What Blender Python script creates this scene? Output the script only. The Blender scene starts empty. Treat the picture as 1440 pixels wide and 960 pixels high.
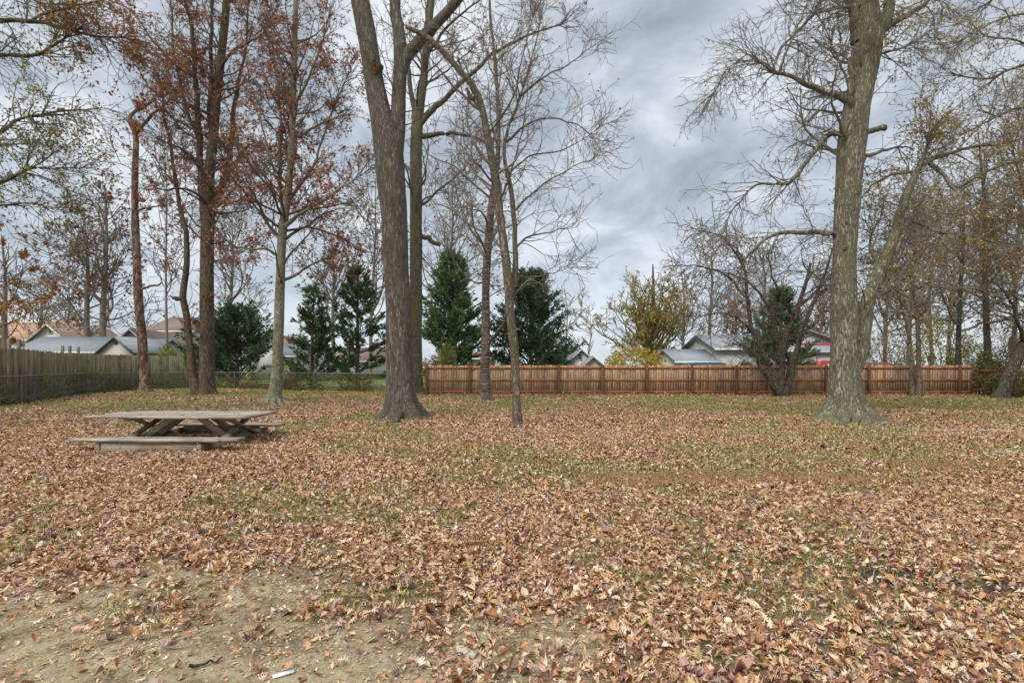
import bpy, math, random
import numpy as np
R_ = math.radians
rng = np.random.default_rng(7)
random.seed(7)
scene = bpy.context.scene
COL = scene.collection

# ------------------------------------------------------------------ camera
CAMH, F, HZ = 1.55, 720.0, 516.0        # eye height, focal length in photo pixels, horizon row
cam_d = bpy.data.cameras.new('camera'); cam = bpy.data.objects.new('camera', cam_d); COL.objects.link(cam)
cam.location = (0, 0, CAMH); cam.rotation_euler = (R_(90), 0, 0)
cam_d.sensor_width = 36; cam_d.lens = 18; cam_d.shift_y = 36/1440; cam_d.clip_end = 5000; cam_d.clip_start = .05
scene.camera = cam

# ------------------------------------------------------------------ node helpers
def nn(nt, t, **kw):
    n = nt.nodes.new(t)
    for k, v in kw.items():
        if k in n.inputs.keys() if isinstance(k, str) else False: n.inputs[k].default_value = v
        else: setattr(n, k, v)
    return n
def ramp(nt, stops, interp='LINEAR'):
    n = nt.nodes.new('ShaderNodeValToRGB'); cr = n.color_ramp; cr.interpolation = interp
    while len(cr.elements) > 1: cr.elements.remove(cr.elements[-1])
    cr.elements[0].position = stops[0][0]; cr.elements[0].color = (*stops[0][1], 1)
    for p, c in stops[1:]:
        e = cr.elements.new(p); e.color = (*c, 1)
    return n
def noise(nt, vec, scale, detail=4, rough=.55, dist=0):
    n = nt.nodes.new('ShaderNodeTexNoise'); n.inputs['Scale'].default_value = scale
    n.inputs['Detail'].default_value = detail; n.inputs['Roughness'].default_value = rough; n.inputs['Distortion'].default_value = dist
    if vec is not None: nt.links.new(vec, n.inputs['Vector'])
    return n
def mapping(nt, vec, scale=(1,1,1), rot=(0,0,0), loc=(0,0,0)):
    n = nt.nodes.new('ShaderNodeMapping'); n.inputs['Scale'].default_value = scale
    n.inputs['Rotation'].default_value = rot; n.inputs['Location'].default_value = loc
    nt.links.new(vec, n.inputs['Vector']); return n.outputs[0]
def mixc(nt, fac, a, b, mode='MIX'):
    n = nt.nodes.new('ShaderNodeMix'); n.data_type = 'RGBA'; n.blend_type = mode
    for sock, v in ((n.inputs[0], fac), (n.inputs[6], a), (n.inputs[7], b)):
        if isinstance(v, (int, float)): sock.default_value = v
        elif isinstance(v, tuple): sock.default_value = (*v, 1)
        else: nt.links.new(v, sock)
    return n.outputs[2]
def mth(nt, op, a, b=0., clamp=False):
    n = nt.nodes.new('ShaderNodeMath'); n.operation = op; n.use_clamp = clamp
    for sock, v in ((n.inputs[0], a), (n.inputs[1], b)):
        if isinstance(v, (int, float)): sock.default_value = v
        else: nt.links.new(v, sock)
    return n.outputs[0]
def sstep(nt, v, a, b):
    n = nt.nodes.new('ShaderNodeMapRange'); n.interpolation_type = 'SMOOTHSTEP'
    nt.links.new(v, n.inputs[0]); n.inputs[1].default_value = a; n.inputs[2].default_value = b; return n.outputs[0]

# ------------------------------------------------------------------ sky and sun (overcast)
SUN_EL, SUN_AZ = 48, 215      # the sun stands behind the camera, a little to its left
w = bpy.data.worlds.new('World'); scene.world = w; w.use_nodes = True; nt = w.node_tree; nt.nodes.clear()
out = nt.nodes.new('ShaderNodeOutputWorld')
sky = nt.nodes.new('ShaderNodeTexSky'); sky.sky_type = 'NISHITA'; sky.sun_disc = False
sky.sun_elevation = R_(SUN_EL); sky.sun_rotation = R_(SUN_AZ)
bg1 = nt.nodes.new('ShaderNodeBackground'); bg1.inputs[1].default_value = .09; nt.links.new(sky.outputs[0], bg1.inputs[0])
tc = nt.nodes.new('ShaderNodeTexCoord'); sep = nt.nodes.new('ShaderNodeSeparateXYZ'); nt.links.new(tc.outputs['Generated'], sep.inputs[0])
zc = mth(nt, 'MAXIMUM', sep.outputs[2], 0.0); zz = mth(nt, 'ADD', zc, .42)
cv = nt.nodes.new('ShaderNodeCombineXYZ')
nt.links.new(mth(nt, 'DIVIDE', sep.outputs[0], zz), cv.inputs[0]); nt.links.new(mth(nt, 'DIVIDE', sep.outputs[1], zz), cv.inputs[1])
m1 = mapping(nt, cv.outputs[0], (1.0, 1.0, 1), (0,0,.9), (3.1, 1.7, 0))
n1 = noise(nt, m1, 3.1, 10, .6, .45); n2 = noise(nt, m1, 1.0, 3, .5, .3)
cl = mth(nt, 'ADD', mth(nt, 'MULTIPLY', n1.outputs[0], 1.05), mth(nt, 'SUBTRACT', mth(nt, 'MULTIPLY', n2.outputs[0], .32), .115))
cr = ramp(nt, [(.36, (.205,.235,.27)), (.48, (.27,.305,.345)), (.56, (.335,.37,.41)), (.64, (.43,.46,.495)), (.76, (.56,.58,.605))])
nt.links.new(cl, cr.inputs[0])
# pale band towards the horizon, brighter zenith (overcast luminance rises with height)
hz = mixc(nt, mth(nt, 'MULTIPLY', mth(nt, 'SUBTRACT', 1., sstep(nt, sep.outputs[2], 0., .30)), .45), cr.outputs[0], (.44,.485,.55))
zen = mth(nt, 'ADD', mth(nt, 'MULTIPLY', sstep(nt, sep.outputs[2], .55, .95), 2.2), 1.0)
bg2 = nt.nodes.new('ShaderNodeBackground'); nt.links.new(hz, bg2.inputs[0]); nt.links.new(zen, bg2.inputs[1])
ms = nt.nodes.new('ShaderNodeMixShader'); ms.inputs[0].default_value = .88
nt.links.new(bg1.outputs[0], ms.inputs[1]); nt.links.new(bg2.outputs[0], ms.inputs[2]); nt.links.new(ms.outputs[0], out.inputs[0])
sd = bpy.data.lights.new('sun', 'SUN'); sd.energy = 1.5; sd.angle = R_(24); sd.color = (1, .96, .9)
sun = bpy.data.objects.new('sun', sd); COL.objects.link(sun)
sun.rotation_euler = (R_(90-SUN_EL), 0, R_(180-SUN_AZ))
vs = scene.view_settings; vs.view_transform = 'Standard'; vs.look = 'None'; vs.exposure = 0.8; vs.gamma = 1; vs.use_curve_mapping = False

# ------------------------------------------------------------------ geometry helpers
def W(px, py, d): return np.array([(px-720)/F*d, d, CAMH+(HZ-py)/F*d])
def rowd(py): return F*CAMH/(py-HZ)
def mkmesh(name, V, faces, mat, parent=None, smooth=False, off=None):
    """faces: list of (n,k) int arrays"""
    V = np.asarray(V, dtype=np.float32)
    if off is not None: V = V - np.asarray(off, dtype=np.float32)
    me = bpy.data.meshes.new(name)
    faces = [f for f in faces if len(f)]
    nl = sum(f.size for f in faces); npoly = sum(len(f) for f in faces)
    me.vertices.add(len(V)); me.vertices.foreach_set('co', V.ravel())
    me.loops.add(nl); me.polygons.add(npoly)
    me.loops.foreach_set('vertex_index', np.concatenate([f.ravel() for f in faces]).astype(np.int32))
    tot = np.concatenate([np.full(len(f), f.shape[1], np.int32) for f in faces])
    st = np.concatenate([[0], np.cumsum(tot)[:-1]]).astype(np.int32)
    me.polygons.foreach_set('loop_start', st); me.polygons.foreach_set('loop_total', tot)
    if smooth: me.polygons.foreach_set('use_smooth', np.ones(npoly, bool))
    me.update(calc_edges=True); me.validate()
    if mat: me.materials.append(mat)
    o = bpy.data.objects.new(name, me); COL.objects.link(o)
    if parent is not None: o.parent = parent
    return o
class MB:
    def __init__(s): s.v = []; s.f = {}; s.n = 0
    def add(s, V, F_):
        V = np.asarray(V, float).reshape(-1, 3); s.v.append(V)
        for f in F_:
            f = np.asarray(f, int)
            if f.size: s.f.setdefault(f.shape[1], []).append(f + s.n)
        s.n += len(V); return s
    def box(s, c, size, rot=None, bev=0.0):
        c = np.array(c, float); h = np.array(size, float)/2
        if bev > 0 and min(h) > bev:      # chamfered along every edge
            P = []
            for sx in (-1,1):
                for sy in (-1,1):
                    for sz in (-1,1):
                        sg = np.array([sx,sy,sz])
                        for a in range(3):
                            q = sg*(h-bev); q[a] = sg[a]*h[a]; P.append(q)
            P = np.array(P); idx = lambda sx,sy,sz,a: (((sx>0)*4+(sy>0)*2+(sz>0))*3+a)
            q4 = []; t3 = []
            for sg in (-1,1):
                q4 += [[idx(sg,-1,-1,0), idx(sg,1,-1,0), idx(sg,1,1,0), idx(sg,-1,1,0)],
                       [idx(-1,sg,-1,1), idx(1,sg,-1,1), idx(1,sg,1,1), idx(-1,sg,1,1)],
                       [idx(-1,-1,sg,2), idx(1,-1,sg,2), idx(1,1,sg,2), idx(-1,1,sg,2)]]
                for tg in (-1,1):
                    q4 += [[idx(-1,sg,tg,1), idx(1,sg,tg,1), idx(1,sg,tg,2), idx(-1,sg,tg,2)],
                           [idx(sg,-1,tg,0), idx(sg,1,tg,0), idx(sg,1,tg,2), idx(sg,-1,tg,2)],
                           [idx(sg,tg,-1,0), idx(sg,tg,1,0), idx(sg,tg,1,1), idx(sg,tg,-1,1)]]
                    for ug in (-1,1): t3.append([idx(sg,tg,ug,0), idx(sg,tg,ug,1), idx(sg,tg,ug,2)])
            V, Fs = P, [q4, t3]
        else:
            V = np.array([[x,y,z] for x in (-1,1) for y in (-1,1) for z in (-1,1)])*h
            Fs = [[[0,1,3,2],[4,6,7,5],[0,4,5,1],[2,3,7,6],[0,2,6,4],[1,5,7,3]]]
        if rot is not None: V = V @ np.array(rot).T
        return s.add(V + c, Fs)
    def beam(s, a, b, w_, h_, up=(0,0,1), bev=0.0):
        a = np.array(a, float); b = np.array(b, float); d = b-a; L = np.linalg.norm(d); d /= L
        u = np.cross(np.array(up, float), d); u /= np.linalg.norm(u); v = np.cross(d, u)
        return s.box((a+b)/2, (L, w_, h_), np.stack([d, u, v], 1), bev)
    def build(s, name, mat, parent=None, smooth=False, loc=None):
        V = np.concatenate(s.v)
        if parent is not None and loc is None: loc = np.array(parent_world(parent))
        o = mkmesh(name, V, [np.concatenate(f) for f in s.f.values()], mat, parent, smooth, loc)
        if parent is None and loc is not None: o.location = loc
        fix_normals(o); return o
def fix_normals(o):
    import bmesh
    bm = bmesh.new(); bm.from_mesh(o.data); bmesh.ops.recalc_face_normals(bm, faces=bm.faces); bm.to_mesh(o.data); bm.free()
def parent_world(p):
    v = np.zeros(3)
    while p is not None: v += np.array(p.location); p = p.parent
    return v
def tag(o, label=None, cat=None, group=None, kind=None):
    if label: o['label'] = label
    if cat: o['category'] = cat
    if group: o['group'] = group
    if kind: o['kind'] = kind
    return o
def thing(name, label, cat, loc=(0,0,0), group=None):
    o = bpy.data.objects.new(name, None); COL.objects.link(o); o.location = tuple(float(c) for c in loc); o.empty_display_size = .3
    return tag(o, label, cat, group)
def nrm(a): return a/np.maximum(np.linalg.norm(a, axis=-1, keepdims=True), 1e-9)
def vnoise(P, seed=0):
    """smooth value noise in [-1,1] for (...,3) points"""
    P = np.asarray(P, float); i = np.floor(P).astype(np.int64); f = P-i; f = f*f*(3-2*f)
    def h(ix, iy, iz):
        n = (ix*374761393 + iy*668265263 + iz*2147483647 + seed*1274126177) & 0xffffffff
        n = ((n ^ (n >> 13))*1274126177) & 0xffffffff; n = n ^ (n >> 16)
        return (n & 0xffff)/32767.5 - 1
    r = 0
    for dx in (0,1):
        for dy in (0,1):
            for dz in (0,1):
                wgt = (f[...,0] if dx else 1-f[...,0])*(f[...,1] if dy else 1-f[...,1])*(f[...,2] if dz else 1-f[...,2])
                r = r + wgt*h(i[...,0]+dx, i[...,1]+dy, i[...,2]+dz)
    return r
def n2(x, y, s, seed=0):
    P = np.stack([x*s, y*s, np.full_like(x, seed*7.3)], -1); return vnoise(P, seed)*.65 + vnoise(P*2.1, seed+1)*.35
def tubes(P, R, sides=3):
    N, S, _ = P.shape; T = nrm(np.gradient(P, axis=1))
    ref = np.broadcast_to(nrm(rng.normal(size=(N,1,3)) + np.array([.3,.2,0])), P.shape)
    bad = np.abs((ref*T).sum(-1)).max(1) > .93
    ref = ref.copy(); ref[bad] = nrm(np.cross(T[bad].mean(1), [0.31,.5,.8]))[:,None,:]
    U = nrm(ref - (ref*T).sum(-1, keepdims=True)*T); B = np.cross(T, U)
    a = np.arange(sides)*2*math.pi/sides
    V = P[:,:,None,:] + R[:,:,None,None]*(np.cos(a)[None,None,:,None]*U[:,:,None,:] + np.sin(a)[None,None,:,None]*B[:,:,None,:])
    idx = np.arange(N*S*sides).reshape(N, S, sides); nx = np.roll(idx, -1, axis=2)
    q = np.stack([idx[:,:-1], nx[:,:-1], nx[:,1:], idx[:,1:]], -1).reshape(-1, 4)
    return V.reshape(-1,3), q
def catmull(pts, n):
    P = np.asarray(pts, float)
    if len(P) < 3: P = np.stack([P[0], (P[0]+P[-1])/2, P[-1]])
    E = np.vstack([2*P[0]-P[1], P, 2*P[-1]-P[-2]])
    seg = np.linalg.norm(np.diff(P[:,:3], axis=0), axis=1); cum = np.concatenate([[0], np.cumsum(seg)]); t = np.linspace(0, cum[-1], n)
    k = np.clip(np.searchsorted(cum, t, side='right')-1, 0, len(seg)-1); u = ((t-cum[k])/np.maximum(seg[k],1e-9))[:,None]
    p0, p1, p2, p3 = E[k], E[k+1], E[k+2], E[k+3]
    return .5*((2*p1)+(-p0+p2)*u+(2*p0-5*p1+4*p2-p3)*u**2+(-p0+3*p1-3*p2+p3)*u**3)

# ------------------------------------------------------------------ materials
def newmat(name, rough=.8, spec=.2):
    m = bpy.data.materials.new(name); m.use_nodes = True; t = m.node_tree; b = t.nodes['Principled BSDF']
    b.inputs['Roughness'].default_value = rough; b.inputs['Specular IOR Level'].default_value = spec
    return m, t, b
def objco(t): return t.nodes.new('ShaderNodeTexCoord').outputs['Object']
def addbump(t, b, h, strength=.5, dist=.02):
    n = t.nodes.new('ShaderNodeBump'); n.inputs['Strength'].default_value = strength; n.inputs['Distance'].default_value = dist
    t.links.new(h, n.inputs['Height']); t.links.new(n.outputs[0], b.inputs['Normal'])
def island(t): return t.nodes.new('ShaderNodeNewGeometry').outputs['Random Per Island']
def plain(name, c, rough=.7, spec=.3, vary=.12, metal=0, scale=3):
    m, t, b = newmat(name, rough, spec); b.inputs['Metallic'].default_value = metal
    n = noise(t, objco(t), scale, 6, .6)
    cc = mixc(t, n.outputs[0], tuple(x*(1-vary) for x in c), tuple(min(1, x*(1+vary)) for x in c)); t.links.new(cc, b.inputs['Base Color'])
    return m
def bark(name, dark, mid, light, fur=14, stretch=.16, moss=None, mossamt=.5, bands=0, bump=.8, patch=None, vor=.35):
    m, t, b = newmat(name, .9, .1); co = objco(t)
    mp = mapping(t, co, (1,1,stretch)); v = t.nodes.new('ShaderNodeTexVoronoi'); v.feature = 'DISTANCE_TO_EDGE'
    v.inputs['Scale'].default_value = fur; v.inputs['Randomness'].default_value = 1
    nd = noise(t, mp, fur*.7, 4, .6); vv = t.nodes.new('ShaderNodeVectorMath'); vv.operation = 'MULTIPLY_ADD'
    t.links.new(nd.outputs['Color'], vv.inputs[0]); vv.inputs[1].default_value = (.12,.12,.05); t.links.new(mp, vv.inputs[2]); t.links.new(vv.outputs[0], v.inputs['Vector'])
    e0 = sstep(t, v.outputs['Distance'], .0, .28)
    rn = noise(t, mapping(t, co, (1,1,stretch*.8), loc=(4,7,2)), fur*1.1, 5, .6, .8); rd = mth(t, 'ABSOLUTE', mth(t, 'SUBTRACT', rn.outputs[0], .5))
    e = mth(t, 'ADD', mth(t, 'MULTIPLY', e0, vor), mth(t, 'MULTIPLY', sstep(t, rd, .0, .13), 1.-vor))
    fine = noise(t, mapping(t, co, (1,1,.3)), 34, 7, .75); big = noise(t, mapping(t, co, (1,1,.5)), 2.2, 5, .6)
    f = mth(t, 'ADD', mth(t, 'MULTIPLY', e, .42), mth(t, 'MULTIPLY', fine.outputs[0], .75))
    cr = ramp(t, [(.28, tuple(x*.8 for x in dark)), (.42, tuple((a+b)*.5 for a, b in zip(dark, mid))), (.58, tuple(x*1.15 for x in mid)), (.85, tuple(min(1, x*1.3) for x in light))]); t.links.new(f, cr.inputs[0]); c = cr.outputs[0]
    c = mixc(t, sstep(t, big.outputs[0], .3, .7), c, mixc(t, 1., c, (.72,.70,.66), 'MULTIPLY'))
    if moss:
        mn = noise(t, mapping(t, co, (1,1,.4), loc=(5,3,1)), 1.6, 6, .65)
        c = mixc(t, mth(t, 'MULTIPLY', sstep(t, mn.outputs[0], .42, .62), mossamt), c, moss)
    if patch:
        pn = noise(t, mapping(t, co, (1,1,.45), loc=(1,8,1)), 5, 4, .6); c = mixc(t, sstep(t, pn.outputs[0], .52, .58), c, patch)
    h = mth(t, 'ADD', e, mth(t, 'MULTIPLY', fine.outputs[0], .6))
    if bands:
        wv = noise(t, mapping(t, co, (1.2,1.2,9)), 2.2, 4, .65); bd = sstep(t, wv.outputs[0], .44, .56)
        c = mixc(t, bd, mixc(t, 1., c, (.72,.66,.62), 'MULTIPLY'), mixc(t, .35, c, (.44,.40,.35))); h = mth(t, 'ADD', h, mth(t, 'MULTIPLY', bd, 1.2))
    t.links.new(c, b.inputs['Base Color']); addbump(t, b, h, min(1, bump*1.25), .045)
    return m
def leafmat(name, cols, rough=.65, trans=.3, spec=.2):
    m, t, b = newmat(name, rough, spec); i = island(t)
    st = [(k/len(cols), c) for k, c in enumerate(cols)]
    cr = ramp(t, st, 'CONSTANT'); t.links.new(i, cr.inputs[0])
    g = t.nodes.new('ShaderNodeNewGeometry'); n = noise(t, g.outputs['Position'], 23, 3, .6)
    c = mixc(t, n.outputs[0], mixc(t, 1., cr.outputs[0], (.72,.72,.72), 'MULTIPLY'), mixc(t, 1., cr.outputs[0], (1.22,1.2,1.18), 'MULTIPLY'))
    t.links.new(c, b.inputs['Base Color'])
    if trans > 0:
        tr = t.nodes.new('ShaderNodeBsdfTranslucent'); t.links.new(c, tr.inputs[0]); mx = t.nodes.new('ShaderNodeMixShader'); mx.inputs[0].default_value = trans
        o = t.nodes['Material Output']; t.links.new(b.outputs[0], mx.inputs[1]); t.links.new(tr.outputs[0], mx.inputs[2]); t.links.new(mx.outputs[0], o.inputs[0])
    return m
def woodmat(name, a, b_, c_, axis=0, rough=.85, var=.35, knots=True):
    """weathered boards; grain runs along `axis`; every board (mesh island) its own tone"""
    m, t, b = newmat(name, rough, .15); co = objco(t); sc = [22,22,22]; sc[axis] = 1.1
    i = island(t); vv = t.nodes.new('ShaderNodeVectorMath'); vv.operation = 'ADD'; cx = t.nodes.new('ShaderNodeCombineXYZ')
    for k in range(3): t.links.new(mth(t, 'MULTIPLY', i, 17.+k*9), cx.inputs[k])
    t.links.new(co, vv.inputs[0]); t.links.new(cx.outputs[0], vv.inputs[1])
    n = noise(t, mapping(t, vv.outputs[0], tuple(sc)), 1.6, 8, .7, .4)
    cr = ramp(t, [(.28, a), (.5, b_), (.72, c_)]); t.links.new(n.outputs[0], cr.inputs[0])
    n3 = noise(t, vv.outputs[0], 1.7, 5, .6)
    c = mixc(t, sstep(t, n3.outputs[0], .4, .7), cr.outputs[0], mixc(t, 1., cr.outputs[0], (.6,.58,.55), 'MULTIPLY'))
    tone = ramp(t, [(0, (1-var,)*3), (.5, (1,1,1)), (1, (1+var*.7, 1+var*.6, 1+var*.5))]); t.links.new(i, tone.inputs[0])
    c = mixc(t, 1., c, tone.outputs[0], 'MULTIPLY')
    if knots:
        ks = [5,5,5]; ks[axis] = 2.2; v = t.nodes.new('ShaderNodeTexVoronoi'); v.inputs['Scale'].default_value = 1.0
        t.links.new(mapping(t, vv.outputs[0], tuple(ks)), v.inputs['Vector'])
        c = mixc(t, mth(t, 'MULTIPLY', mth(t, 'SUBTRACT', 1., sstep(t, v.outputs['Distance'], .05, .13)), .75), c, (.05,.03,.02))
    t.links.new(c, b.inputs['Base Color']); addbump(t, b, n.outputs[0], .5, .006)
    return m

B_grey = bark('bark_grey', (.085,.07,.055), (.23,.195,.16), (.40,.35,.295), 26, .10, (.17,.16,.09), .3, vor=.3)
B_olive = bark('bark_olive', (.07,.062,.04), (.20,.18,.12), (.34,.31,.225), 18, .2, (.20,.19,.09), .5)
B_pale = bark('bark_pale', (.09,.078,.055), (.25,.225,.165), (.44,.40,.31), 17, .22, (.20,.195,.10), .5, bump=.6, vor=.15)
B_smooth = bark('bark_smooth', (.12,.105,.075), (.25,.225,.165), (.37,.34,.26), 9, .5, (.20,.20,.10), .55, bump=.3)
B_brown = bark('bark_brown', (.06,.042,.03), (.19,.14,.10), (.34,.27,.20), 16, .2, (.15,.13,.07), .3)
B_red = bark('bark_reddish', (.08,.04,.028), (.21,.115,.08), (.36,.24,.18), 14, .2, patch=(.36,.27,.19))
B_band = bark('bark_banded', (.08,.06,.05), (.24,.18,.15), (.38,.31,.26), 12, .5, bands=1)
B_thin = bark('bark_thin', (.10,.075,.055), (.25,.20,.155), (.38,.32,.26), 14, .3, (.18,.17,.09), .4)
B_twig = plain('bark_twig', (.135,.105,.08), .9, .1, .3)
B_twigL = plain('bark_twig_grey', (.20,.17,.135), .9, .1, .3)
B_dark = bark('bark_dark', (.045,.034,.026), (.14,.11,.085), (.27,.23,.19), 14, .3, (.12,.12,.07), .4)
B_farbark = plain('bark_far', (.22,.185,.15), .9, .1, .3)
L_rust = leafmat('leaves_rust', [(.44,.14,.06),(.52,.20,.085),(.28,.09,.05),(.58,.27,.13),(.18,.07,.045),(.46,.20,.10),(.34,.14,.08)])
L_dull = leafmat('leaves_dull', [(.22,.10,.065),(.30,.13,.08),(.14,.07,.05),(.36,.18,.10)])
L_yel = leafmat('leaves_yellow', [(0.506, 0.391, 0.06), (0.391, 0.333, 0.06), (0.598, 0.437, 0.08), (0.299, 0.253, 0.06), (0.46, 0.299, 0.07)])
L_brn = leafmat('leaves_brown', [(.33,.21,.10),(.42,.29,.12),(.22,.14,.07),(.46,.34,.12),(.28,.17,.11)])
L_grn = leafmat('leaves_green', [(.20,.25,.05),(.30,.32,.06),(.13,.16,.035),(.40,.37,.08)])
L_oran = leafmat('leaves_orange', [(.42,.17,.05),(.34,.13,.04),(.26,.10,.04),(.30,.18,.05)])
L_ivy = leafmat('leaves_ivy', [(0.078, 0.13, 0.039), (0.13, 0.182, 0.052), (0.052, 0.085, 0.029), (0.221, 0.26, 0.078), (0.312, 0.312, 0.117), (0.234, 0.169, 0.091), (0.156, 0.195, 0.078)])
L_hedge = leafmat('leaves_hedge', [(.13,.14,.03),(.20,.19,.04),(.08,.095,.025),(.24,.20,.06),(.13,.09,.04)])
L_con = leafmat('needles', [(0.085, 0.149, 0.068), (0.125, 0.196, 0.084), (0.055, 0.097, 0.049), (0.165, 0.221, 0.102)], trans=.1)
L_con2 = leafmat('needles_light', [(0.129, 0.215, 0.094), (0.171, 0.264, 0.113), (0.079, 0.136, 0.062), (0.22, 0.306, 0.134)], trans=.1)
L_con3 = leafmat('needles_dark', [(0.072, 0.122, 0.065), (0.098, 0.156, 0.075), (0.046, 0.082, 0.046), (0.129, 0.181, 0.086)], trans=.1)

# ------------------------------------------------------------------ ground
def dirtmask(x, y):
    """1 where the bare dirt shows"""
    n = n2(x, y, 1.3, 3)*.55 + n2(x, y, 4, 5)*.25
    a = (4.30 - .28*(x+4) + n*1.5) - y
    return np.clip(a/.9, 0, 1)**.8*np.clip((.85+n-x)/.4, 0, 1)
def spots(x, y, L):
    m = np.zeros_like(x)
    for cx, cy, rx, ry in L:
        n = n2(x, y, 1.6, 9)*.6
        m = np.maximum(m, np.clip((1.15 - np.sqrt(((x-cx)/rx)**2+((y-cy)/ry)**2) + n)/.35, 0, 1))
    return m
PALE = [(11.9,12.4,2.6,.45),(16.5,12.3,2,.4),(15.6,15.3,2.2,.25),(13.4,17,2,.2),(9.0,9.4,1.2,.2)]
DARK = [(3.75,6.3,.8,.13),(3.55,3.55,.6,.12),(2.9,3.8,.4,.06),(3.3,7.5,1.1,.1)]
ORNG = [(3.1,7.0,1.9,.45),(7.6,8.2,2.2,.4)]
def axis_pts(lo, hi, step, far):
    a = np.arange(lo, hi+1e-6, step); g = []; x = hi; s = step
    while x < far: s *= 1.35; x += s; g.append(x)
    g = np.array(g); return a, g
ax, g = axis_pts(-34, 34, .34, 2500); xs = np.concatenate([-g[::-1], ax, g])
ay, g2 = axis_pts(-3, 45, .34, 2500); ys = np.concatenate([-3-(g[::3]-34)[::-1]-1, ay, g2])
def gz(x, y):
    near = np.clip(1-np.maximum(np.abs(x)-30, 0)/10, 0, 1)*np.clip(1-np.maximum(y-30, 0)/10, 0, 1)
    return near*(n2(x, y, .35, 11)*.05 + n2(x, y, 1.4, 12)*.018)
X, Y = np.meshgrid(xs, ys, indexing='ij'); V = np.stack([X, Y, gz(X, Y)], -1).reshape(-1, 3)
ii = np.arange(len(xs)*len(ys)).reshape(len(xs), len(ys))
q = np.stack([ii[:-1,:-1], ii[1:,:-1], ii[1:,1:], ii[:-1,1:]], -1).reshape(-1, 4)
m, t, b = newmat('ground_soil', .95, .1); g = t.nodes.new('ShaderNodeNewGeometry').outputs['Position']
na = noise(t, g, 9, 8, .7); nb = noise(t, g, 1.1, 6, .6); nc = noise(t, g, 60, 4, .7); nd = noise(t, g, 2.4, 6, .7, .5)
under = ramp(t, [(.3, (.05,.036,.024)), (.46, (.15,.10,.06)), (.56, (.24,.16,.10)), (.64, (.16,.14,.06)), (.8, (.34,.25,.17))]); t.links.new(na.outputs[0], under.inputs[0])
c = mixc(t, sstep(t, nb.outputs[0], .45, .62), under.outputs[0], mixc(t, na.outputs[0], (.05,.05,.02), (.19,.18,.075)))
at = t.nodes.new('ShaderNodeAttribute'); at.attribute_name = 'patch'; sp = t.nodes.new('ShaderNodeSeparateColor'); t.links.new(at.outputs['Color'], sp.inputs[0])
soil = ramp(t, [(.36, (.06,.042,.025)), (.44, (.16,.115,.068)), (.5, (.27,.21,.13)), (.57, (.36,.29,.18)), (.68, (.46,.385,.26))]); t.links.new(mth(t, 'ADD', mth(t, 'MULTIPLY', nd.outputs[0], .45), mth(t, 'ADD', mth(t, 'MULTIPLY', nc.outputs[0], .3), mth(t, 'MULTIPLY', na.outputs[0], .27))), soil.inputs[0])
def soft(s): return sstep(t, mth(t, 'ADD', s, mth(t, 'MULTIPLY', mth(t, 'SUBTRACT', na.outputs[0], .5), .9)), .3, .6)
c = mixc(t, soft(sp.outputs[0]), c, soil.outputs[0])
c = mixc(t, soft(sp.outputs[1]), c, mixc(t, nc.outputs[0], (.34,.31,.26), (.60,.57,.50)))
c = mixc(t, soft(sp.outputs[2]), c, mixc(t, nc.outputs[0], (.03,.025,.02), (.09,.075,.06)))
c = mixc(t, sstep(t, mth(t, 'ADD', mth(t, 'MULTIPLY', nb.outputs[0], .0), t.nodes.new('ShaderNodeSeparateXYZ').outputs[1]), 29, 31), c, c)
sx = [n for n in t.nodes if n.type == 'SEPXYZ'][0]; t.links.new(g, sx.inputs[0])
lawn = mixc(t, na.outputs[0], (.10,.14,.03), (.22,.24,.07))
c = mixc(t, sstep(t, sx.outputs[1], 30, 33), c, lawn)
t.links.new(c, b.inputs['Base Color']); addbump(t, b, mth(t, 'ADD', na.outputs[0], mth(t, 'MULTIPLY', nc.outputs[0], .4)), .7, .03)
gr = mkmesh('ground', V, [q], m, smooth=True); tag(gr, 'leaf strewn back yard ground of grass and bare soil', None, None, 'structure')
ca = gr.data.color_attributes.new('patch', 'FLOAT_COLOR', 'POINT')
xx, yy = V[:,0].copy(), V[:,1].copy()
cd = np.stack([dirtmask(xx, yy), spots(xx, yy, PALE), spots(xx, yy, DARK), np.ones_like(xx)], -1).astype(np.float32); ca.data.foreach_set('color', cd.ravel())

# ------------------------------------------------------------------ leaf shapes
def leaf_template(widths, spine_n):
    """strip leaf along +x (0..1), returns verts (k,3) and faces"""
    n = len(widths); xs_ = np.linspace(0, 1, n); V = []
    for x, (wl, wr, sh) in zip(xs_, widths): V += [[x+sh*.5, wl, 0], [x, 0, 0], [x+sh*.5, -wr, 0]]
    V = np.array(V); q = []
    for i in range(n-1): a = 3*i; q += [[a, a+1, a+4, a+3], [a+1, a+2, a+5, a+4]]
    return V, np.array(q)
OAK = [leaf_template([(.012,.012,0),(.04,.05,.03),(.30,.06,.14),(.05,.34,.14),(.42,.06,.16),(.06,.44,.16),(.34,.06,.15),(.05,.30,.12),(.16,.05,.05),(.03,.10,.0),(.01,.01,0)], 0),
       leaf_template([(.015,.015,0),(.05,.06,.02),(.24,.07,.10),(.07,.27,.10),(.33,.09,.12),(.09,.34,.12),(.26,.08,.12),(.07,.24,.06),(.10,.06,.0),(.01,.01,0)], 0),
       leaf_template([(.012,.012,0),(.10,.10,.06),(.28,.26,.12),(.09,.10,.03),(.36,.34,.14),(.10,.09,.02),(.27,.30,.12),(.08,.07,.0),(.13,.12,.0),(.01,.01,0)], 0),
       leaf_template([(.01,.01,0),(.14,.12,0),(.24,.22,0),(.27,.28,0),(.24,.25,0),(.16,.17,0),(.07,.08,0),(.01,.01,0)], 0)]
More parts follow.
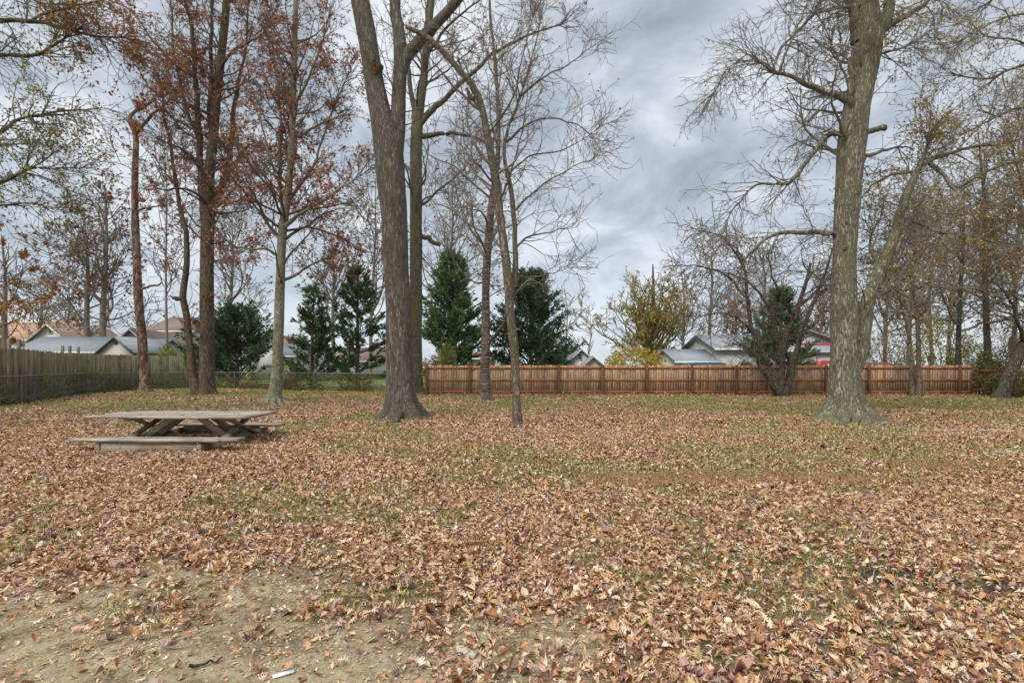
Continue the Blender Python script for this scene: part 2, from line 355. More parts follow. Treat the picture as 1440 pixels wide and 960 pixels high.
MIDL = [leaf_template([(.02,.02,0),(.30,.10,.1),(.08,.33,.1),(.28,.08,.1),(.02,.02,0)], 0), leaf_template([(.02,.02,0),(.26,.24,0),(.30,.30,0),(.02,.02,0)], 0)]
FARL = [leaf_template([(.03,.05,0),(.33,.30,.05),(.04,.02,0)], 0)]
TREEL = [leaf_template([(.03,.03,0),(.32,.30,.0),(.02,.02,0)], 0)]
def scatter_leaves(P, size, tilt, tmpl, curl=.25, N0=None):
    """P (n,3) points, size (n,); returns V, q"""
    Vt, qt = tmpl; n = len(P); k = len(Vt)
    v = np.broadcast_to(Vt, (n, k, 3)).copy(); v[...,0] -= .5
    v[...,1] *= rng.uniform(.45, 1.15, (n,1))
    cu = rng.normal(0, curl, (n,1)); fo = rng.normal(.12, curl, (n,1)); tw = rng.normal(0, curl*1.2, (n,1))
    v[...,2] = cu*(v[...,0]**2)*2 + fo*np.abs(v[...,1])*1.6 + tw*v[...,0]*v[...,1]*2
    v *= size[:,None,None]
    if N0 is None:
        z = nrm(np.stack([rng.normal(0, tilt, n), rng.normal(0, tilt, n), np.ones(n)], -1)); 
    else: z = nrm(N0)
    a = rng.uniform(0, 2*math.pi, n); r = np.stack([np.cos(a), np.sin(a), np.zeros(n)], -1) if N0 is None else nrm(rng.normal(size=(n,3)))
    x = nrm(r - (r*z).sum(-1, keepdims=True)*z); y = np.cross(z, x)
    M = np.stack([x, y, z], -1); v = np.einsum('nij,nkj->nki', M, v) + P[:,None,:]
    q = (qt[None] + (np.arange(n)*k)[:,None,None]).reshape(-1, 4)
    return v.reshape(-1, 3), q

def fencex(y): return np.interp(y, [0, 18.6, 20.4, 21.5, 27, 30.4, 34, 36.4], [-19.6, -19.6, -20.4, -20.6, -23.6, -25., -25.1, -22.9])
def fencey(x): return np.interp(x, [-23, -20.9, -14, -7.5, -4.9, -4.8], [36.5, 36., 33, 30.2, 28.4, 28.4])
# ------------------------------------------------------------------ fallen leaves
def area_pts(d0, d1, dens, xlim=1.12):
    n = int(dens*(d1*d1-d0*d0)*xlim); u = rng.uniform(0, 1, n); d = np.sqrt(d0*d0+u*(d1*d1-d0*d0)); x = rng.uniform(-xlim, xlim, n)*d
    return x, d
litter = MB()
def lay(d0, d1, dens, tm, size, tilt, xlim=1.12):
    x, y = area_pts(d0, d1, dens, xlim)
    gap = n2(x, y, .9, 21)*.5 + n2(x, y, .25, 22)*.6 + n2(x, y, 3.2, 24)*.35
    keep = 1 - .86*dirtmask(x, y)**.8; keep *= 1-.8*spots(x, y, PALE); keep *= 1-.75*spots(x, y, DARK)
    keep *= np.where(gap > .17, .40, 1.0)*np.where(gap > .05, .8, 1.0); keep *= 1-.6*spots(x, y, ORNG)
    far = np.clip((y-24)/6, 0, 1); keep *= 1-.15*far
    keep *= np.where((x < fencex(y)+.1) | (y > 27.9) & (x > -4.5) | (y > fencey(x)), 0, 1)
    s = rng.uniform(0, 1, len(x)) < keep; x, y = x[s], y[s]; z = gz(x, y) + rng.uniform(.004, .035, len(x))
    P = np.stack([x, y, z], -1); which = rng.integers(0, len(tm), len(x))
    for k, tmp in enumerate(tm):
        Q = P[which == k]; litter.add(*(lambda a: (a[0], [a[1]]))(scatter_leaves(Q, rng.uniform(*size, len(Q))*rng.choice([.6,1,1,1.35], len(Q)), tilt, tmp, .55)))
lay(1.9, 6.5, 1900, OAK, (.030,.074), .42)
lay(6.5, 13, 1100, MIDL, (.040,.076), .5)
lay(13, 21, 520, FARL, (.055,.095), .6)
lay(21, 36, 300, FARL, (.075,.115), .6)
x, y = area_pts(1.9, 5.5, 1100); k_ = (dirtmask(x, y) > .1) & (n2(x, y, 2.5, 55)+rng.normal(0,.3,len(x)) > .0); x, y = x[k_], y[k_]
for tmp in MIDL: litter.add(*(lambda a: (a[0], [a[1]]))(scatter_leaves(np.stack([x, y, gz(x, y)+.006], -1), rng.uniform(.008, .03, len(x)), .35, tmp, .3))); x, y = x+rng.normal(0,.3,len(x)), y+rng.normal(0,.2,len(x))
for bx, by, rr in ((566,590,.62),(585,552,.55),(684,562,.35),(728,599,.2),(288,556,.7),(385,565,.4),(206,553,.4),(1190,594,.85),(1099,556,.35),(1406,560,.35)):
    d_ = min(rowd(by), 31); n_ = 420; a_ = rng.uniform(0, 6.28, n_); r_ = rr*(.75+rng.exponential(.32, n_)); x = (bx-720)/F*d_+r_*np.cos(a_); y = d_+r_*np.sin(a_); z = gz(x, y)+.02+.07*np.exp(-(r_/rr-.75)*3)*rng.uniform(0,1,n_)
    litter.add(*(lambda a: (a[0], [a[1]]))(scatter_leaves(np.stack([x,y,z],-1), rng.uniform(.06,.11,n_), .6, MIDL[0], .5)))
for (x0_,x1_,y0_,y1_,z_,n_) in ((-8.3,-5.3,9.95,11.2,.607,42),(-7.9,-5.2,9.25,9.6,.243,14),(-7.9,-5.2,11.48,11.78,.283,12)):
    litter.add(*(lambda a: (a[0], [a[1]]))(scatter_leaves(np.stack([rng.uniform(x0_,x1_,n_), rng.uniform(y0_,y1_,n_), np.full(n_, z_)],-1), rng.uniform(.05,.09,n_), .12, OAK[1], .2)))
L_lit = leafmat('leaves_fallen', [(0.551, 0.343, 0.203), (0.678, 0.489, 0.33), (0.382, 0.177, 0.082), (0.594, 0.395, 0.251), (0.254, 0.104, 0.048), (0.763, 0.613, 0.445), (0.445, 0.26, 0.194), (0.53, 0.26, 0.116), (0.138, 0.062, 0.039), (0.636, 0.416, 0.251), (0.403, 0.291, 0.242), (0.7, 0.52, 0.348), (0.276, 0.146, 0.088), (0.572, 0.312, 0.145), (0.509, 0.322, 0.262), (0.636, 0.447, 0.242), (0.445, 0.343, 0.136), (0.35, 0.156, 0.106)], .6, .12)
o = mkmesh('leaf_litter', np.concatenate(litter.v), [np.concatenate(litter.f[4])], L_lit); tag(o, 'thick layer of dry tan, pink and brown fallen oak leaves', None, None, 'stuff')
# orange needle-like drift and grass blades
def blades(n, sel, h, wdt, mat, name, label, d0=2, d1=36):
    x, y = area_pts(d0, d1, n/((d1*d1-d0*d0)*1.12)); s = sel(x, y); x, y = x[s], y[s]; n = len(x)
    hh = rng.uniform(.5, 1, n)*h*(1+y*.03); a = rng.uniform(0, 6.28, n); ln = rng.uniform(.2, .9, n)*hh; ww = wdt*(1+y*.12)
    c_, s_ = np.cos(a), np.sin(a); z = gz(x, y)
    B0 = np.stack([x - s_*ww, y + c_*ww, z], -1); B1 = np.stack([x + s_*ww, y - c_*ww, z], -1)
    M0 = np.stack([x+c_*ln*.35 - s_*ww*.7, y+s_*ln*.35 + c_*ww*.7, z+hh*.6], -1); M1 = np.stack([x+c_*ln*.35 + s_*ww*.7, y+s_*ln*.35 - c_*ww*.7, z+hh*.6], -1)
    T = np.stack([x+c_*ln, y+s_*ln, z+hh], -1); V = np.stack([B0,B1,M1,M0,T], 1).reshape(-1, 3); i = np.arange(n)*5
    o = mkmesh(name, V, [np.stack([i,i+1,i+2,i+3], -1), np.stack([i+3,i+2,i+4], -1)], mat); tag(o, label, None, None, 'stuff')
def grass_sel(x, y):
    g = n2(x, y, .9, 21)*.5 + n2(x, y, .25, 22)*.6 + n2(x, y, 3.2, 24)*.35 + np.clip((y-17)/9, 0, 1)*.05 + np.clip((x-.5)/6, 0, 1)*.06
    lim = ((y < 27.8) | (x < -5)) & (x > fencex(y)) & (y < fencey(x)); g = g + np.clip((x-.2*y)/6, 0, 1)*.10; return (g > .13) & lim & (dirtmask(x, y) < .3) & (rng.uniform(0, 1, len(x)) < .8)
L_gr = leafmat('grass_blades', [(.18,.23,.06),(.31,.31,.09),(.40,.36,.13),(.13,.18,.045),(.46,.39,.18),(.25,.29,.07)], .6, .25)
blades(800000, grass_sel, .062, .0028, L_gr, 'grass', 'short green and yellowing grass growing through the fallen leaves')

L_straw = leafmat('pine_straw', [(.36,.19,.09),(.44,.26,.13),(.27,.13,.06),(.50,.33,.19)], .7, .1)
blades(1600000, lambda x, y: (spots(x, y, ORNG) > rng.uniform(.1, 1, len(x))) , .035, .004, L_straw, 'pine_straw', 'drifts of fine orange brown needles and leaf crumbs on the leaves', 5.5, 10)
tx_, ty_ = area_pts(1.9, 9, 16); tn = len(tx_); ta = rng.uniform(0, 6.28, tn)
Pt, Dt, Rt = grow0 = (lambda S, D, L: (S[:,None,:]+np.cumsum(np.concatenate([np.zeros((tn,1,3)), nrm(D[:,None,:]+rng.normal(0,.25,(tn,4,3))*np.array([1,1,.1]))*(L/4)[:,None,None]], 1), 1), None, rng.uniform(.001,.0028,tn)[:,None]*np.linspace(1,.6,5)[None]))(np.stack([tx_, ty_, gz(tx_, ty_)+rng.uniform(.004,.03,tn)], -1), np.stack([np.cos(ta), np.sin(ta), 0*ta], -1), rng.uniform(.04,.22,tn))
V_, q_ = tubes(Pt, Rt, 4); o = mkmesh('fallen_twigs', V_, [q_], B_twigL); tag(o, 'countless little broken twigs scattered over dirt and leaves', None, None, 'stuff')
# ------------------------------------------------------------------ tree machinery
def resamp(pts, d, n, wob=0):
    """pixel polyline (px,py,dd,halfwidth px) at distance d -> points and radii"""
    A = []
    for px, py, dd, hw in pts:
        p = W(px, py, d+dd); A.append([*p, hw*(d+dd)/F])
    C = catmull(A, n); P = C[:,:3]; R = np.maximum(C[:,3], .004)
    if wob:
        s = np.linspace(0, len(pts), n); k = rng.uniform(0, 99)
        P = P + wob*np.stack([vnoise(np.stack([s*2.3, s*0+k+j*9, s*0], -1)) for j in range(3)], -1)*np.minimum(1, np.arange(n)/4)[:,None]
    return P, R
def trunkmesh(P, R, sides, flare=.8, lobes=5, fh=.35, rough=.05, seed=1, ground=True, ridge=0.):
    n = len(P); T = nrm(np.gradient(P, axis=0)); ref = np.array([1.,.05,0]); U = nrm(ref - (T@ref)[:,None]*T); B = np.cross(T, U)
    a = np.arange(sides)*2*math.pi/sides; ca_, sa_ = np.cos(a), np.sin(a)
    D = ca_[None,:,None]*U[:,None,:] + sa_[None,:,None]*B[:,None,:]
    h = (P[:,2]-P[0,2])[:,None]; ph = seed*1.7
    lob = .5+.5*np.cos(lobes*a+ph+.6*np.sin(2*a+ph)) ; lob = lob**1.3
    rr = R[:,None]*(1 + (flare*lob[None]*np.exp(-h/fh) if ground else 0))
    q = P[:,None,:]+D*rr[...,None]
    nz = vnoise(q*np.array([5,5,1.2])/max(.4, R[0]*2), seed)*.6 + vnoise(q*np.array([16,16,4]), seed+3)*.35 + vnoise(q*np.array([1.2,1.2,1.0]), seed+5)*.8
    rg = 1-2*np.abs(vnoise(q*np.array([15,15,2.2]), seed+8)); rg2 = 1-2*np.abs(vnoise(q*np.array([34,34,6]), seed+9))
    V = q + D*(rr*rough*nz + ridge*(rg+.5*rg2))[...,None]
    idx = np.arange(n*sides).reshape(n, sides); nx = np.roll(idx, -1, 1)
    qd = np.stack([idx[:-1], nx[:-1], nx[1:], idx[1:]], -1).reshape(-1, 4)
    V = V.reshape(-1, 3); c = len(V); V = np.vstack([V, P[-1:]+T[-1:]*R[-1]*.3]); tri = np.stack([idx[-1], nx[-1], np.full(sides, c)], -1)
    return V, qd, tri
def grow(S0, D0, L, r0, S, wob, up, taper=.25, rmin=.005):
    N = len(S0); P = np.empty((N, S+1, 3)); D = np.empty((N, S+1, 3)); P[:,0] = S0; d = nrm(D0); D[:,0] = d
    for s in range(1, S+1):
        d = nrm(d + wob*rng.normal(size=(N,3)) + np.array([0,0,1.])*up); D[:,s] = d; P[:,s] = P[:,s-1] + d*(L/S)[:,None]
    t_ = np.linspace(0, 1, S+1)[None]; R = np.maximum(r0[:,None]*(1-(1-taper)*t_), rmin)
    return P, D, R
def spawn(P, D, R, per_m, tmin=.15, ang=(35,65), tmax=1.0):
    """children along polylines: returns start, dir, parent radius, t"""
    seg = np.linalg.norm(np.diff(P, axis=1), axis=2).sum(1); n = np.maximum(0, rng.poisson(seg*per_m))
    n = np.maximum(n, (rng.uniform(0,1,len(n)) < .9).astype(int)); idx = np.repeat(np.arange(len(P)), n); M = len(idx)
    t = rng.uniform(tmin, tmax, M)*(P.shape[1]-1); k = np.minimum(t.astype(int), P.shape[1]-2); f = (t-k)[:,None]
    p = P[idx,k]*(1-f)+P[idx,k+1]*f; d = nrm(D[idx,k]*(1-f)+D[idx,k+1]*f); r = R[idx,k]
    a = np.radians(rng.uniform(*ang, M))[:,None]; rv = rng.normal(size=(M,3)); pr = nrm(rv - (rv*d).sum(-1,keepdims=True)*d)
    return p, nrm(d*np.cos(a)+pr*np.sin(a)), r, t/(P.shape[1]-1), idx
def tree(name, label, d, trunk, limbs=(), bk=None, tw=None, leaf=None, nleaf=0, lsize=.1, group=None, auto=0, autoz=(4,12), autoL=(2,4), autoel=(10,60),
         dens=(1.5,2.4,3.2), lens=(1.7,.8,.38), up=(.06,.05,.03), wob=.22, flare=.6, lobes=5, fh=.35, rough=.05, leafclump=.35, sides=26, rpx=.36, tfrom=.45, cat='tree',
         zleaf=None, limb_twigs=True, leafxmin=None, autor=.5, side=None, ret=False, curvy=0.0, hws=.9, step=.09, ridge=0.):
    seed = abs(hash(label)) % 997 if False else sum(ord(c)*(i+1) for i, c in enumerate(label)) % 997
    L0 = sum(math.dist(W(a[0],a[1],d+a[2]), W(b_[0],b_[1],d+b_[2])) for a, b_ in zip(trunk, trunk[1:]))
    P, R = resamp(trunk, d, max(16, int(L0/step)) if d < 33 else 40, curvy); R = R*hws
    base = np.array([P[0,0], P[0,1], 0.0]); P[0,2] = -.06
    root = thing(name, label, cat, base, group)
    V, qd, tri = trunkmesh(P, R, sides if d < 33 else 12, flare, lobes, fh, rough, seed, ridge=ridge)
    mkmesh('trunk', V, [qd, tri], bk, root, True, base)
    rmin = rpx*d/F
    LP, LR, LO, stubs = [], [], [], []
    for l in limbs:
        stub = l[0] == 'stub'; l = l[1] if stub else l
        Pl, Rl = resamp(l, d, 30, .05*d/20)
        Rl = Rl*hws*(1 if stub else np.linspace(1, .6, 30))
        V, qd, tri = trunkmesh(Pl, Rl, 14 if l[0][3]*d/F > .1 else 8, 0, 3, 1, rough*1.3, seed+len(LO), ground=False)
        lo = mkmesh('limb', V, [qd, tri], bk, root, True, base)
        if not stub: LP.append(Pl); LR.append(Rl); LO.append(lo)
    nl0 = len(LP); bm_ = MB()
    if auto:
        k = rng.uniform(0, 1, auto); z = autoz[0]+(autoz[1]-autoz[0])*k; j = np.clip(np.searchsorted(P[:,2], z), 0, len(P)-1)
        az = rng.uniform(0, 2*math.pi, auto); el = np.radians(rng.uniform(*autoel, auto))
        Dn = np.stack([np.cos(az)*np.cos(el), np.sin(az)*np.cos(el), np.sin(el)], -1)
        LL = rng.uniform(*autoL, auto)*(1-.35*k)
        Pa, Da, Ra = grow(P[j], Dn, LL, np.minimum(R[j]*autor, .018+LL*.0125), 29, .09, .022, .2, rmin)
        V, qd = tubes(Pa, Ra, 7); bm_.add(V, [qd])
        LP += list(Pa); LR += list(Ra)
    k0 = int(len(P)*tfrom); it = np.linspace(k0, len(P)-1, 30).astype(int)
    SP = np.stack(LP+[P[it]]); SR = np.stack(LR+[R[it]]); SD = nrm(np.gradient(SP, axis=1))
    p, dd_, r, t_, ix = spawn(SP, SD, SR, dens[0], .12, (35,75))
    if nl0:       # the named limbs carry more twigs, most of all at their ends
        a = spawn(SP[:nl0,20:], SD[:nl0,20:], SR[:nl0,20:], dens[0]*2.2, .1, (15,55)); b_ = spawn(SP[:nl0], SD[:nl0], SR[:nl0], dens[0]*.8, .15, (30,75)); c_ = spawn(SP[:nl0,27:], SD[:nl0,27:], SR[:nl0,27:], dens[0]*9, .5, (5,40))
        p, dd_, r, t_, ix = [np.concatenate(q_) for q_ in zip((p, dd_, r, t_, ix), a, b_, c_)]
    pieces = []
    L = lens[0]*rng.uniform(.5, 1.4, len(p))*(1.15-.5*t_)
    P1, D1, R1 = grow(p, dd_, L, np.minimum(r*.55, .007+L*.009), 7, wob*.6, up[0], .3, rmin); pieces.append((P1, R1, 4, ix))
    p, dd_, r, t_, i2 = spawn(P1, D1, R1, dens[1], .15, (30,65)); L = lens[1]*rng.uniform(.45, 1.4, len(p)); ix = ix[i2]
    P2, D2, R2 = grow(p, dd_, L, np.minimum(r*.7, .006+L*.008), 4, wob*.8, up[1], .5, rmin*.85); pieces.append((P2, R2, 3, ix))
    p, dd_, r, t_, i2 = spawn(P2, D2, R2, dens[2], .2, (25,60)); L = lens[2]*rng.uniform(.5, 1.5, len(p)); ix = ix[i2]
    P3, D3, R3 = grow(p, dd_, L, np.minimum(r*.8, rmin), 3, wob, up[2], .6, rmin*.6); pieces.append((P3, R3, 3, ix))
    for g_ in list(range(nl0))+[-1]:
        tv = MB() if g_ >= 0 else bm_
        for Pq, Rq, sd_, iq in pieces:
            s_ = iq == g_ if g_ >= 0 else iq >= nl0
            if s_.any(): V, qd = tubes(Pq[s_], Rq[s_], sd_); tv.add(V, [qd])
        if tv.n: mkmesh('twigs' if g_ >= 0 else 'branches', np.concatenate(tv.v), [np.concatenate(f) for f in tv.f.values()], tw or B_twig, LO[g_] if g_ >= 0 else root, False, base)
    if leaf and nleaf:
        sets = leaf if isinstance(leaf, list) else [(leaf, 1.0, None)]
        C = P3[:,1:].reshape(-1, 3); C2 = P2[:,2:].reshape(-1, 3); C = np.vstack([C, C2])
        cl = vnoise(C*.9, seed) + .5*vnoise(C*2.3, seed+1)
        for lm, frac, cond in sets:
            thr = np.quantile(cl, 1-leafclump); ok = (cl + rng.normal(0, .25, len(C))) > thr
            if cond: ok &= cond(C)
            Q = C[ok]; nl_ = int(nleaf*frac)
            if len(Q) == 0: continue
            Q = Q[rng.integers(0, len(Q), nl_)] + rng.normal(0, .06, (nl_, 3)) - np.array([0,0,.03])
            V, qd = scatter_leaves(Q, rng.uniform(.7, 1.3, nl_)*lsize, 1, TREEL[0], .4, N0=rng.normal(size=(nl_,3)))
            mkmesh('foliage', V, [qd], lm, root, False, base)
    return root


# ================================================================== houses beyond the fences
M_white = plain('siding_white', (.62,.62,.60), .6, .3, .05); M_beige = plain('siding_beige', (.52,.47,.39), .6, .3, .06)
def siding(name, c, step=.2, axis='z'):
    m, t, b = newmat(name, .6, .3); s = t.nodes.new('ShaderNodeSeparateXYZ'); t.links.new(objco(t), s.inputs[0])
    v = s.outputs[2] if axis == 'z' else s.outputs[0]; f = mth(t, 'FRACT', mth(t, 'DIVIDE', v, step)); n = noise(t, objco(t), 1.3, 5, .6)
    cc = mixc(t, n.outputs[0], tuple(x*.86 for x in c), c); g = sstep(t, f, .0, .12); t.links.new(mixc(t, g, mixc(t, 1., cc, (.55,.55,.56), 'MULTIPLY'), cc), b.inputs['Base Color']); addbump(t, b, f, .6, .03); return m
def shingle(name, c):
    m, t, b = newmat(name, .9, .15); g = objco(t); n = noise(t, mapping(t, g, (3,3,9)), 2.2, 6, .7); n2_ = noise(t, g, .7, 3, .5)
    cc = mixc(t, n.outputs[0], tuple(x*.65 for x in c), tuple(min(1, x*1.3) for x in c)); t.links.new(mixc(t, n2_.outputs[0], mixc(t, 1., cc, (.8,.8,.8), 'MULTIPLY'), cc), b.inputs['Base Color']); addbump(t, b, n.outputs[0], .5, .02); return m
def seam(name, c):
    m, t, b = newmat(name, .75, .2); s = t.nodes.new('ShaderNodeSeparateXYZ'); t.links.new(objco(t), s.inputs[0])
    f = mth(t, 'FRACT', mth(t, 'DIVIDE', s.outputs[0], .42)); g = sstep(t, f, .0, .15); n = noise(t, objco(t), 1.1, 4, .5)
    cc = mixc(t, n.outputs[0], tuple(x*.85 for x in c), c); t.links.new(mixc(t, g, mixc(t, 1., cc, (.6,.62,.66), 'MULTIPLY'), cc), b.inputs['Base Color']); addbump(t, b, g, .6, .03); return m
S_white = siding('lap_siding_white', (.66,.66,.65)); S_beige = siding('lap_siding_beige', (.50,.47,.41)); S_green = siding('lap_siding_greenish', (.50,.54,.50)); S_vert = siding('board_siding', (.56,.60,.62), .25, 'x')
R_tan = shingle('roof_tan', (.50,.30,.19)); R_brown = shingle('roof_brown', (.24,.17,.14)); R_redbr = shingle('roof_redbrown', (.33,.14,.10)); R_grey = shingle('roof_grey', (.30,.31,.33)); R_dgrey = shingle('roof_dark_grey', (.20,.21,.23))
R_metal = seam('roof_metal_grey', (.27,.28,.29)); R_blue = seam('roof_metal_blue', (.27,.32,.38))
M_trim = plain('trim_white', (.72,.72,.70), .5, .3, .04); M_trimd = plain('trim_dark', (.10,.10,.10), .6, .3); M_red = plain('trim_red', (.50,.07,.07), .45, .4, .08)
M_brick = plain('brick_red', (.30,.12,.09), .85, .1, .25, scale=12); M_chim = M_brick
m, t, b = newmat('window_glass', .08, .5); b.inputs['Base Color'].default_value = (.045,.055,.065,1); M_glass = m
M_door = plain('garage_door', (.48,.38,.34), .6, .3, .08)

def prism(mb, prof, axis, a0, a1):
    """profile [(u,z)...] closed polygon extruded along x ('x') or y ('y')"""
    n = len(prof); V = []
    for a in (a0, a1):
        for u, z in prof: V.append([a, u, z] if axis == 'x' else [u, a, z])
    F4 = [[i, (i+1) % n, n+(i+1) % n, n+i] for i in range(n)]
    mb.add(V, [F4, [list(range(n))], [list(range(n, 2*n))]]) if n != 4 else mb.add(V, [F4+[list(range(4)), list(range(4, 8))]])
def house(label, x0p, x1p, eave, peak, d, depth, ridge, wall, roof, wins=(), over=.35, trim=None, chimney=None, name='house', cat='house', doors=(), vent=None, doorm=None, band=None):
    """front wall spans px x0p..x1p at distance d; eave and peak rows are read at that wall (gable) or ridge (parallel)"""
    x0, x1 = (x0p-720)/F*d, (x1p-720)/F*d; ze = CAMH+(HZ-eave)/F*d; cx = (x0+x1)/2
    zp = CAMH+(HZ-peak)/F*(d if ridge == 'y' else d+depth/2); base = np.array([cx, d+depth/2, 0.])
    root = thing(name, label, cat, base); w_ = x1-x0; hw, hd = w_/2, depth/2
    mb = MB()
    if ridge == 'y': prism(mb, [(-hw,-.1),(hw,-.1),(hw,ze),(0,zp),(-hw,ze)], 'y', -hd, hd)
    else: prism(mb, [(-hd,-.1),(hd,-.1),(hd,ze),(0,zp),(-hd,ze)], 'x', -hw, hw)
    mb.v = [v+base for v in mb.v]; mb.build('wall', wall, root)
    rb = MB(); th = .14; s = (zp-ze)/(hw if ridge == 'y' else hd); half = (hw if ridge == 'y' else hd)+over
    up_ = .012
    pr1 = [(-half, ze-over*s+up_), (0, zp+up_), (0, zp+th+up_), (-half, ze-over*s+th+up_)]; pr2 = [(-u, z) for u, z in pr1[::-1]]
    a = (hd if ridge == 'y' else hw)+over
    for pr in (pr1, pr2): prism(rb, pr, 'y' if ridge == 'y' else 'x', -a, a)
    rb.v = [v+base for v in rb.v]; ro = rb.build('roof', roof, root)
    tb = MB(); tr = trim or M_trim
    if ridge == 'y':
        for sg in (-1, 1): tb.beam(base+[sg*half, -a-.03, ze-over*s+.02], base+[0, -a-.03, zp+.03], .05, .2, up=(0,1,0))
    else: tb.beam(base+[-a, -half-.03, ze-over*s+.03], base+[a, -half-.03, ze-over*s+.03], .05, .17)
    tb.build('roof_trim', tr, root)
    for wd in wins:
        a0, b0, a1, b1 = wd[:4]; X0, X1 = (a0-720)/F*d, (a1-720)/F*d; Z0, Z1 = CAMH+(HZ-b1)/F*d, CAMH+(HZ-b0)/F*d
        f = MB(); yy = d-.03; t_ = .08
        f.box(((X0+X1)/2, yy, Z1+t_/2), (X1-X0+2*t_, .1, t_)).box(((X0+X1)/2, yy, Z0-t_/2), (X1-X0+2*t_, .14, t_))
        f.box((X0-t_/2, yy, (Z0+Z1)/2), (t_, .1, Z1-Z0-.004)).box((X1+t_/2, yy, (Z0+Z1)/2), (t_, .1, Z1-Z0-.004))
        f.box(((X0+X1)/2, yy-.005, (Z0+Z1)/2), (X1-X0-.004, .05, .05))
        fo = f.build('window', M_trim, root); g_ = MB(); g_.box(((X0+X1)/2, d-.012, (Z0+Z1)/2), (X1-X0, .02, Z1-Z0)); g_.build('pane', M_glass, fo)
    for a0, b0, a1 in doors:
        X0, X1 = (a0-720)/F*d, (a1-720)/F*d; Z1 = CAMH+(HZ-b0)/F*d; g_ = MB(); g_.box(((X0+X1)/2, d-.03, Z1/2), (X1-X0, .06, Z1)); 
        for k in range(1, 4): g_.box(((X0+X1)/2, d-.064, Z1*k/4), (X1-X0-.1, .02, .05))
        g_.build('garage_door', doorm or M_door, root)
    if vent:
        c = W(vent[0], vent[1], d); g_ = MB(); a = np.linspace(0, 2*math.pi, 17)[:-1]; r = vent[2]/F*d
        ring = [[c[0]+r*math.cos(q_), d-.05, c[2]+r*math.sin(q_)] for q_ in a]; ring2 = [[p[0], d+.02, p[2]] for p in ring]
        g_.add(ring+ring2, [[[i, (i+1) % 16, 16+(i+1) % 16, 16+i] for i in range(16)], [list(range(16))]]); g_.build('vent', M_trimd, root)
    if chimney:
        px, top = chimney; g_ = MB(); c = W(px, top, d+depth/2); g_.box((c[0], c[1], (ze+c[2])/2), (.7, .6, c[2]-ze)).box((c[0], c[1], c[2]+.04), (.85, .75, .09)); g_.build('chimney', M_chim, root)
    if band:
        Z0, Z1 = CAMH+(HZ-band[1])/F*d, CAMH+(HZ-band[0])/F*d; g_ = MB()
        prism(g_, [(-hd-.9, Z0), (-hd-.01, Z0), (-hd-.01, Z1), (-hd-.9, Z0+.15)], 'x', -hw, hw); g_.v = [v+base for v in g_.v]; g_.build('porch_roof', band[2], root)
    return root
house('tan roofed white house at the far left edge', -60, 62, 477, 455, 58, 9, 'x', S_white, R_tan, [(5,479,14,487)])
house('white gabled house with a tiny attic window behind the tan roof', 44, 95, 478, 457, 55, 8, 'y', S_white, R_brown, [(69,462,73,468)])
house('long low building with grey metal roof just over the stockade fence', 22, 152, 494, 476, 40, 5, 'x', S_beige, R_metal, (), over=.3)
house('small beige gabled shed with a round vent over the stockade fence', 138, 188, 496, 475, 37.6, 4.5, 'y', S_beige, R_metal, (), over=.12, vent=(163,481,3), name='shed', cat='shed', trim=M_trimd)
house('low building with pale blue metal roof right of the vented shed', 176, 216, 494, 479, 41, 4, 'x', S_beige, R_blue, (), over=.2, name='shed', cat='shed')
house('white gabled house with brown roof left of the dead snag', 146, 226, 498, 464, 47, 8, 'y', S_beige, R_brown, ())
house('two storey white house with brown roof and two dark windows', 206, 272, 465, 448, 56, 9, 'x', S_white, R_brown, [(220,468,228,478),(244,469,251,480)])
house('red brown roofed house glimpsed left of the smooth grey trunk', 352, 398, 492, 470, 62, 8, 'y', S_white, R_redbr, (), trim=M_trim)
house('white house glimpsed between the smooth trunk and the small spruce', 386, 432, 500, 484, 56, 8, 'x', S_white, R_dgrey, [(408,506,414,514)])
house('white ranch house with dark windows behind the pair of spruces', 430, 540, 507, 490, 66, 8, 'x', S_white, R_brown, [(448,509,458,516),(476,509,488,516),(515,509,524,516)], chimney=(492,484))
house('red roofed shed between the bright cypress and the shaggy trunk', 655, 692, 504, 497, 52, 6, 'x', S_white, R_redbr, ())
house('steep grey roofed brick house right of the dark cypress', 762, 797, 503, 474, 56, 9, 'x', M_brick, R_grey, [(785,506,790,511)])
house('white cottage gable with one small window', 795, 840, 512, 492, 60, 9, 'y', S_white, R_grey, [(813,498,818,505)], chimney=(808,488))
house('second smaller white gable at the right side of the cottage', 822, 846, 513, 502, 57, 5, 'y', S_white, R_grey, ())
house('long low grey roofed carport between yellow tree and grey roofed house', 953, 1007, 508, 493, 44, 7, 'x', S_white, R_grey, ())
house('pale garage house with grey roof and two garage doors', 1008, 1104, 490, 473, 45, 9, 'x', S_green, R_grey, (), doors=[(1012,505,1029),(1036,504,1048)])
house('white gabled house with red roof edge trim behind the crooked small tree', 1062, 1184, 484, 461, 46, 9, 'y', S_vert, R_grey, (), trim=M_red, over=.3)
house('long low white annex with a red band over its grey roof behind the maple', 1098, 1224, 494, 487, 40, 4, 'x', S_vert, R_grey, (), trim=M_trim, over=.25, band=None, name='house')
mb = MB(); a_, b_ = (1098-720)/F*41.9, (1190-720)/F*41.9; z0_, z1_ = CAMH+(HZ-487.5)/F*41.9, CAMH+(HZ-482)/F*41.9
par_ = [o for o in bpy.data.objects if o.get('label','').startswith('long low white annex')][0]
mb.box(((a_+b_)/2, 41.9, (z0_+z1_)/2), (b_-a_, .12, z1_-z0_), bev=.01); mb.build('fascia_band', M_red, par_)
